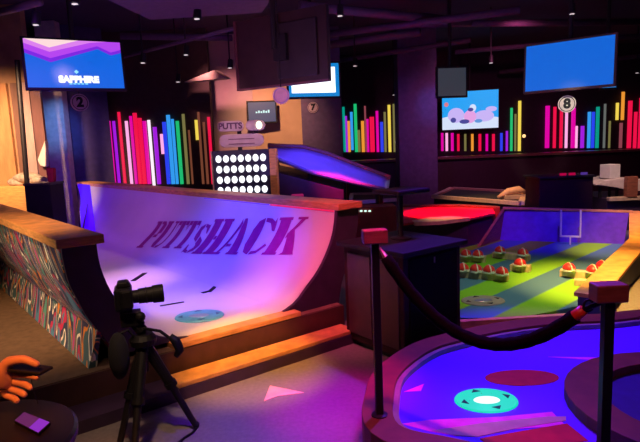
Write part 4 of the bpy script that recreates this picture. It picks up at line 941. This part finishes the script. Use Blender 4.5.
# ------------------------------------------------------------------ video camera on tripod
base = Vector((-0.93, 2.72, 0)); hub = aty(143, 338, 2.72)
t = thing('camera_tripod', 'black camera tripod in front of the white ramp', 'tripod', base)
def leg(fx, fy, fz=0.0, foot=None):
    f = foot or at(fx, fy, 0.012)
    k = hub.lerp(f, 0.5)
    o = MB().cyl(hub + Z * -0.02, k, 0.032, 0.026, 12).build('leg', BLACK, t)
    MB().cyl(k, f, 0.020, 0.016, 12).build('lower_tube', BLACKM, o)
    MB().cyl(k + (hub - k) * 0.04, k - (hub - k) * 0.06, 0.033, n=12).build('clamp', BLACK, o)
    MB().ball(f + Z * 0.008, (0.02, 0.02, 0.02), 10).build('rubber_foot', BLACK, o)
leg(196, 426); leg(118, 452); leg(133, 470)
MB().cyl(hub - Z * 0.18, hub + Z * 0.06, 0.018, n=12).build('center_column', BLACKM, t)
MB().lathe(hub - Z * 0.05, [(0.03, 0), (0.065, 0.02), (0.07, 0.05), (0.05, 0.075)], 20).build('shoulder', BLACK, t)
hd = aty(131, 318, 2.72)
MB().box((hd.x, hd.y, hd.z), (0.10, 0.09, 0.07), 0.3).ball(hd + Vector((0.055, -0.02, 0.01)), (0.028, 0.028, 0.028), 10).ball(hd + Vector((0.05, 0.0, -0.03)), (0.02, 0.02, 0.02), 8).build('pan_head', BLACK, t, bevel=0.012)
MB().cyl(hub + Z * 0.04, hd, 0.03, n=12).build('head_neck', BLACK, t)
hn = aty(178, 344, 2.66)
MB().chain([hd + Vector((0.02, 0, -0.05)), aty(160, 331, 2.68), hn], [0.008, 0.008, 0.008], 8).build('pan_bar', BLACKM, t)
MB().chain([aty(170, 336, 2.66), aty(176, 341, 2.66), aty(180, 350, 2.66), aty(176, 356, 2.66)], [0.016, 0.024, 0.024, 0.014], 10).build('pan_grip', BLACK, t, smooth=True)
cb = aty(125, 297, 2.70)
t = thing('video_camera', 'black video camera with a long lens on the tripod', 'camera', cb - Z * 0.065)
ld = Vector((0.94, 0.30, 0.02)).normalized(); ls = Vector((-0.30, 0.94, 0)).normalized()
MB().obox(cb - ld * 0.05 - ls * 0.06 - Z * 0.06, ld * 0.085, ls * 0.13, Z * 0.115).build('body', BLACK, t, bevel=0.012)
MB().extrude([cb - ld * 0.04 - ls * 0.035 + Z * 0.055, cb + ld * 0.035 - ls * 0.035 + Z * 0.055, cb + ld * 0.02 - ls * 0.03 + Z * 0.085, cb - ld * 0.03 - ls * 0.03 + Z * 0.085], ls * 0.07).build('viewfinder', BLACK, t, bevel=0.008)
MB().obox(cb - ld * 0.02 + ls * -0.075 - Z * 0.05, ld * 0.06, ls * 0.03, Z * 0.10).build('grip', BLACK, t, bevel=0.012)
lc = cb + ld * 0.035 - Z * 0.005
MB().chain([lc, lc + ld * 0.03, lc + ld * 0.031, lc + ld * 0.10, lc + ld * 0.101, lc + ld * 0.155], [0.034, 0.034, 0.039, 0.041, 0.046, 0.047], 24).build('lens', BLACK, t)
MB().cyl(lc + ld * 0.152, lc + ld * 0.157, 0.038, n=24).build('front_glass', mat('lens_glass', (0.02, 0.02, 0.05), 0.05), t)
MB().chain([lc + ld * (0.07 + 0.0) + (ls * math.cos(a * PI / 12) + Z * math.sin(a * PI / 12)) * 0.041 for a in range(25)], 0.003, 6).build('focus_ring', BLACKM, t)
MB().obox(cb - ld * 0.03 - ls * 0.04 - Z * 0.075, ld * 0.06, ls * 0.08, Z * 0.016).build('mount_plate', BLACKM, t)
# bag on the tripod
bg = aty(119, 356, 2.62)
t = thing('camera_bag', 'black pouch hanging at the left of the tripod', 'bag', bg - Z * 0.12)
MB().ball(bg, (0.05, 0.06, 0.125), 16).build('pouch', CLOTHD, t, smooth=True)
MB().chain([bg + Z * 0.11, aty(128, 330, 2.66), hub + Vector((-0.02, -0.03, 0.0))], 0.006, 6).build('strap', CLOTHD, t)
# cable on the floor
tag(MB().chain([at(196, 428, 0.008), at(192, 433, 0.008), at(184, 438, 0.008), at(176, 445, 0.008)], 0.007, 8).build('floor_cable', BLACK, smooth=True), 'short black cable on the floor at the tripod foot', 'cable')

# ------------------------------------------------------------------ round black table, phone, person with hand
tc_ = Vector((-1.03, 1.46, 0)); zt5 = 0.72
t = thing('round_table', 'round black table top at the lower left corner', 'table', tc_)
MB().lathe(tc_ + Z * (zt5 - 0.035), [(0.26, 0), (0.28, 0.008), (0.28, 0.027), (0.27, 0.035)], 48).build('table_top', mat('table_black', (0.012, 0.01, 0.014), 0.35), t)
MB().cyl(tc_ + Z * 0.02, tc_ + Z * (zt5 - 0.03), 0.035, n=16).build('pedestal', BLACKM, t)
MB().lathe(tc_, [(0.22, 0), (0.22, 0.012), (0.05, 0.03)], 32).build('base', BLACKM, t)
q = [at(x, y, zt5 + 0.001) for x, y in ((14, 423), (24, 414), (51, 425), (39, 436))]
t = thing('phone', 'phone with a purple lit display lying on the black table', 'phone', (q[0] + q[2]) / 2)
MB().prism([p[:2] for p in q], zt5 + 0.001, zt5 + 0.009).build('casing', BLACK, t, bevel=0.002)
cc = (q[0] + q[1] + q[2] + q[3]) / 4
q2 = [cc + (p - cc) * 0.93 for p in q]; mid1, mid2 = q2[0].lerp(q2[3], 0.62), q2[1].lerp(q2[2], 0.62)
MB().prism([p[:2] for p in (q2[0], q2[1], mid2, mid1)], zt5 + 0.009, zt5 + 0.0105).build('display', em('phone_plum', (0.10, 0.01, 0.10), 1.0), t)
MB().prism([p[:2] for p in (mid1, mid2, q2[2], q2[3])], zt5 + 0.009, zt5 + 0.0105).build('display', em('phone_violet', (0.24, 0.02, 0.50), 1.0), t)

def skin_mesh(name, verts, edges, radii, m, parent, sub=2, root=0):
    off = WLOC[parent.name] if parent else Vector((0, 0, 0))
    me = bpy.data.meshes.new(name); me.from_pydata([Vector(v) - off for v in verts], edges, []); me.materials.append(m)
    o = bpy.data.objects.new(name, me); C.objects.link(o); WLOC[o.name] = off
    if parent: o.parent = parent
    k = o.modifiers.new('skin', 'SKIN'); k.use_smooth_shade = True
    for i, r in enumerate(radii):
        me.skin_vertices[0].data[i].radius = r if isinstance(r, tuple) else (r, r)
    for i in range(len(verts)): me.skin_vertices[0].data[i].use_root = (i == root)
    s_ = o.modifiers.new('smooth', 'SUBSURF'); s_.levels = sub; s_.render_levels = sub
    return o
PX, PY = -1.85, 1.55
t = thing('person', 'person reaching in at the left edge, hand holding a dark phone', 'person', (PX, PY, 0))
wr = aty(-22, 376, 1.60)
V = [(PX, PY, 0.95), (PX, PY, 1.15), (PX, PY, 1.36), (PX + 0.01, PY, 1.47), (PX + 0.03, PY, 1.56), (PX + 0.04, PY, 1.66),
     (PX, PY - 0.10, 0.90), (PX + 0.02, PY - 0.10, 0.50), (PX, PY - 0.10, 0.08), (PX + 0.13, PY - 0.11, 0.04),
     (PX, PY + 0.10, 0.90), (PX + 0.02, PY + 0.10, 0.50), (PX, PY + 0.10, 0.08), (PX + 0.13, PY + 0.11, 0.04),
     (PX, PY - 0.19, 1.38), (PX + 0.02, PY - 0.25, 1.10), (PX + 0.17, PY - 0.2, 0.90),
     (PX + 0.02, PY + 0.19, 1.38), (PX + 0.16, PY + 0.22, 1.10), tuple(wr)]
E_ = [(0, 1), (1, 2), (2, 3), (3, 4), (4, 5), (0, 6), (6, 7), (7, 8), (8, 9), (0, 10), (10, 11), (11, 12), (12, 13), (2, 14), (14, 15), (15, 16), (2, 17), (17, 18), (18, 19)]
Rr = [0.12, 0.12, 0.13, 0.055, 0.075, 0.085, 0.085, 0.06, 0.042, 0.035, 0.085, 0.06, 0.042, 0.035, 0.055, 0.043, 0.03, 0.055, 0.043, 0.027]
# the reaching hand joins the same surface: palm, thumb on top, four fingers closed beneath the phone
YH = 1.60
palm = aty(2, 376, YH); 
chains = [[(8, 361, YH - .01), (25, 359, YH - .01), (40, 366, YH - .01)],          # thumb
          [(12, 374, YH + .01), (27, 375, YH + .0), (39, 378, YH - .015)],   # index, then the other three
          [(12, 381, YH + .01), (25, 384, YH), (32, 389, YH - .02)],
          [(9, 388, YH + .01), (20, 392, YH), (26, 396, YH - .02)],
          [(5, 395, YH + .01), (14, 398, YH), (18, 402, YH - .02)]]
i0 = len(V); V.append(tuple(palm)); E_.append((19, i0)); Rr.append((0.032, 0.024))
for ci_, ch in enumerate(chains):
    prev = i0
    for j, (x, y, yy) in enumerate(ch):
        V.append(tuple(aty(x, y, yy))); E_.append((prev, len(V) - 1)); prev = len(V) - 1
        Rr.append((0.0125, 0.011, 0.0095)[j] if ci_ else (0.018, 0.014, 0.011)[j])
skin_mesh('body', V, E_, Rr, SKIN, t)
# clothing and hair
skin_mesh('shirt', [(PX, PY, 0.93), (PX, PY, 1.15), (PX, PY, 1.36), (PX, PY, 1.43), (PX, PY - 0.19, 1.385), (PX + 0.015, PY - 0.23, 1.2), (PX + 0.02, PY + 0.19, 1.385), (PX + 0.10, PY + 0.208, 1.22)],
          [(0, 1), (1, 2), (2, 3), (2, 4), (4, 5), (2, 6), (6, 7)], [0.15, 0.145, 0.155, 0.08, 0.075, 0.065, 0.075, 0.065], CLOTHD, t)
skin_mesh('trousers', [(PX, PY, 0.95), (PX, PY - 0.10, 0.88), (PX + 0.02, PY - 0.10, 0.50), (PX, PY - 0.10, 0.12), (PX, PY + 0.10, 0.88), (PX + 0.02, PY + 0.10, 0.50), (PX, PY + 0.10, 0.12)],
          [(0, 1), (1, 2), (2, 3), (0, 4), (4, 5), (5, 6)], [0.14, 0.105, 0.08, 0.065, 0.105, 0.08, 0.065], mat('navy_trousers', (0.02, 0.02, 0.05), 0.9), t)
MB().ball((PX + 0.01, PY, 1.69), (0.105, 0.10, 0.095), 16, zmin=1.65).build('hair', mat('dark_hair', (0.02, 0.012, 0.008), 0.7), t, smooth=True)
a0, a1 = aty(-4, 368, YH - .02), aty(40, 373, YH - .02)
t = thing('phone', 'dark phone held in the orange-lit hand at the left edge', 'phone', (a0 + a1) / 2)
MB().obox(a0, a1 - a0, Vector((0.01, 0.062, -0.004)), Vector((0, 0, -0.010))).build('casing', BLACK, t, bevel=0.003)
MB().chain([aty(31, 378, YH - .015), aty(33, 388, YH - .015), aty(38, 404, YH - .01)], 0.0012, 6).build('cord', BLACKM, t)
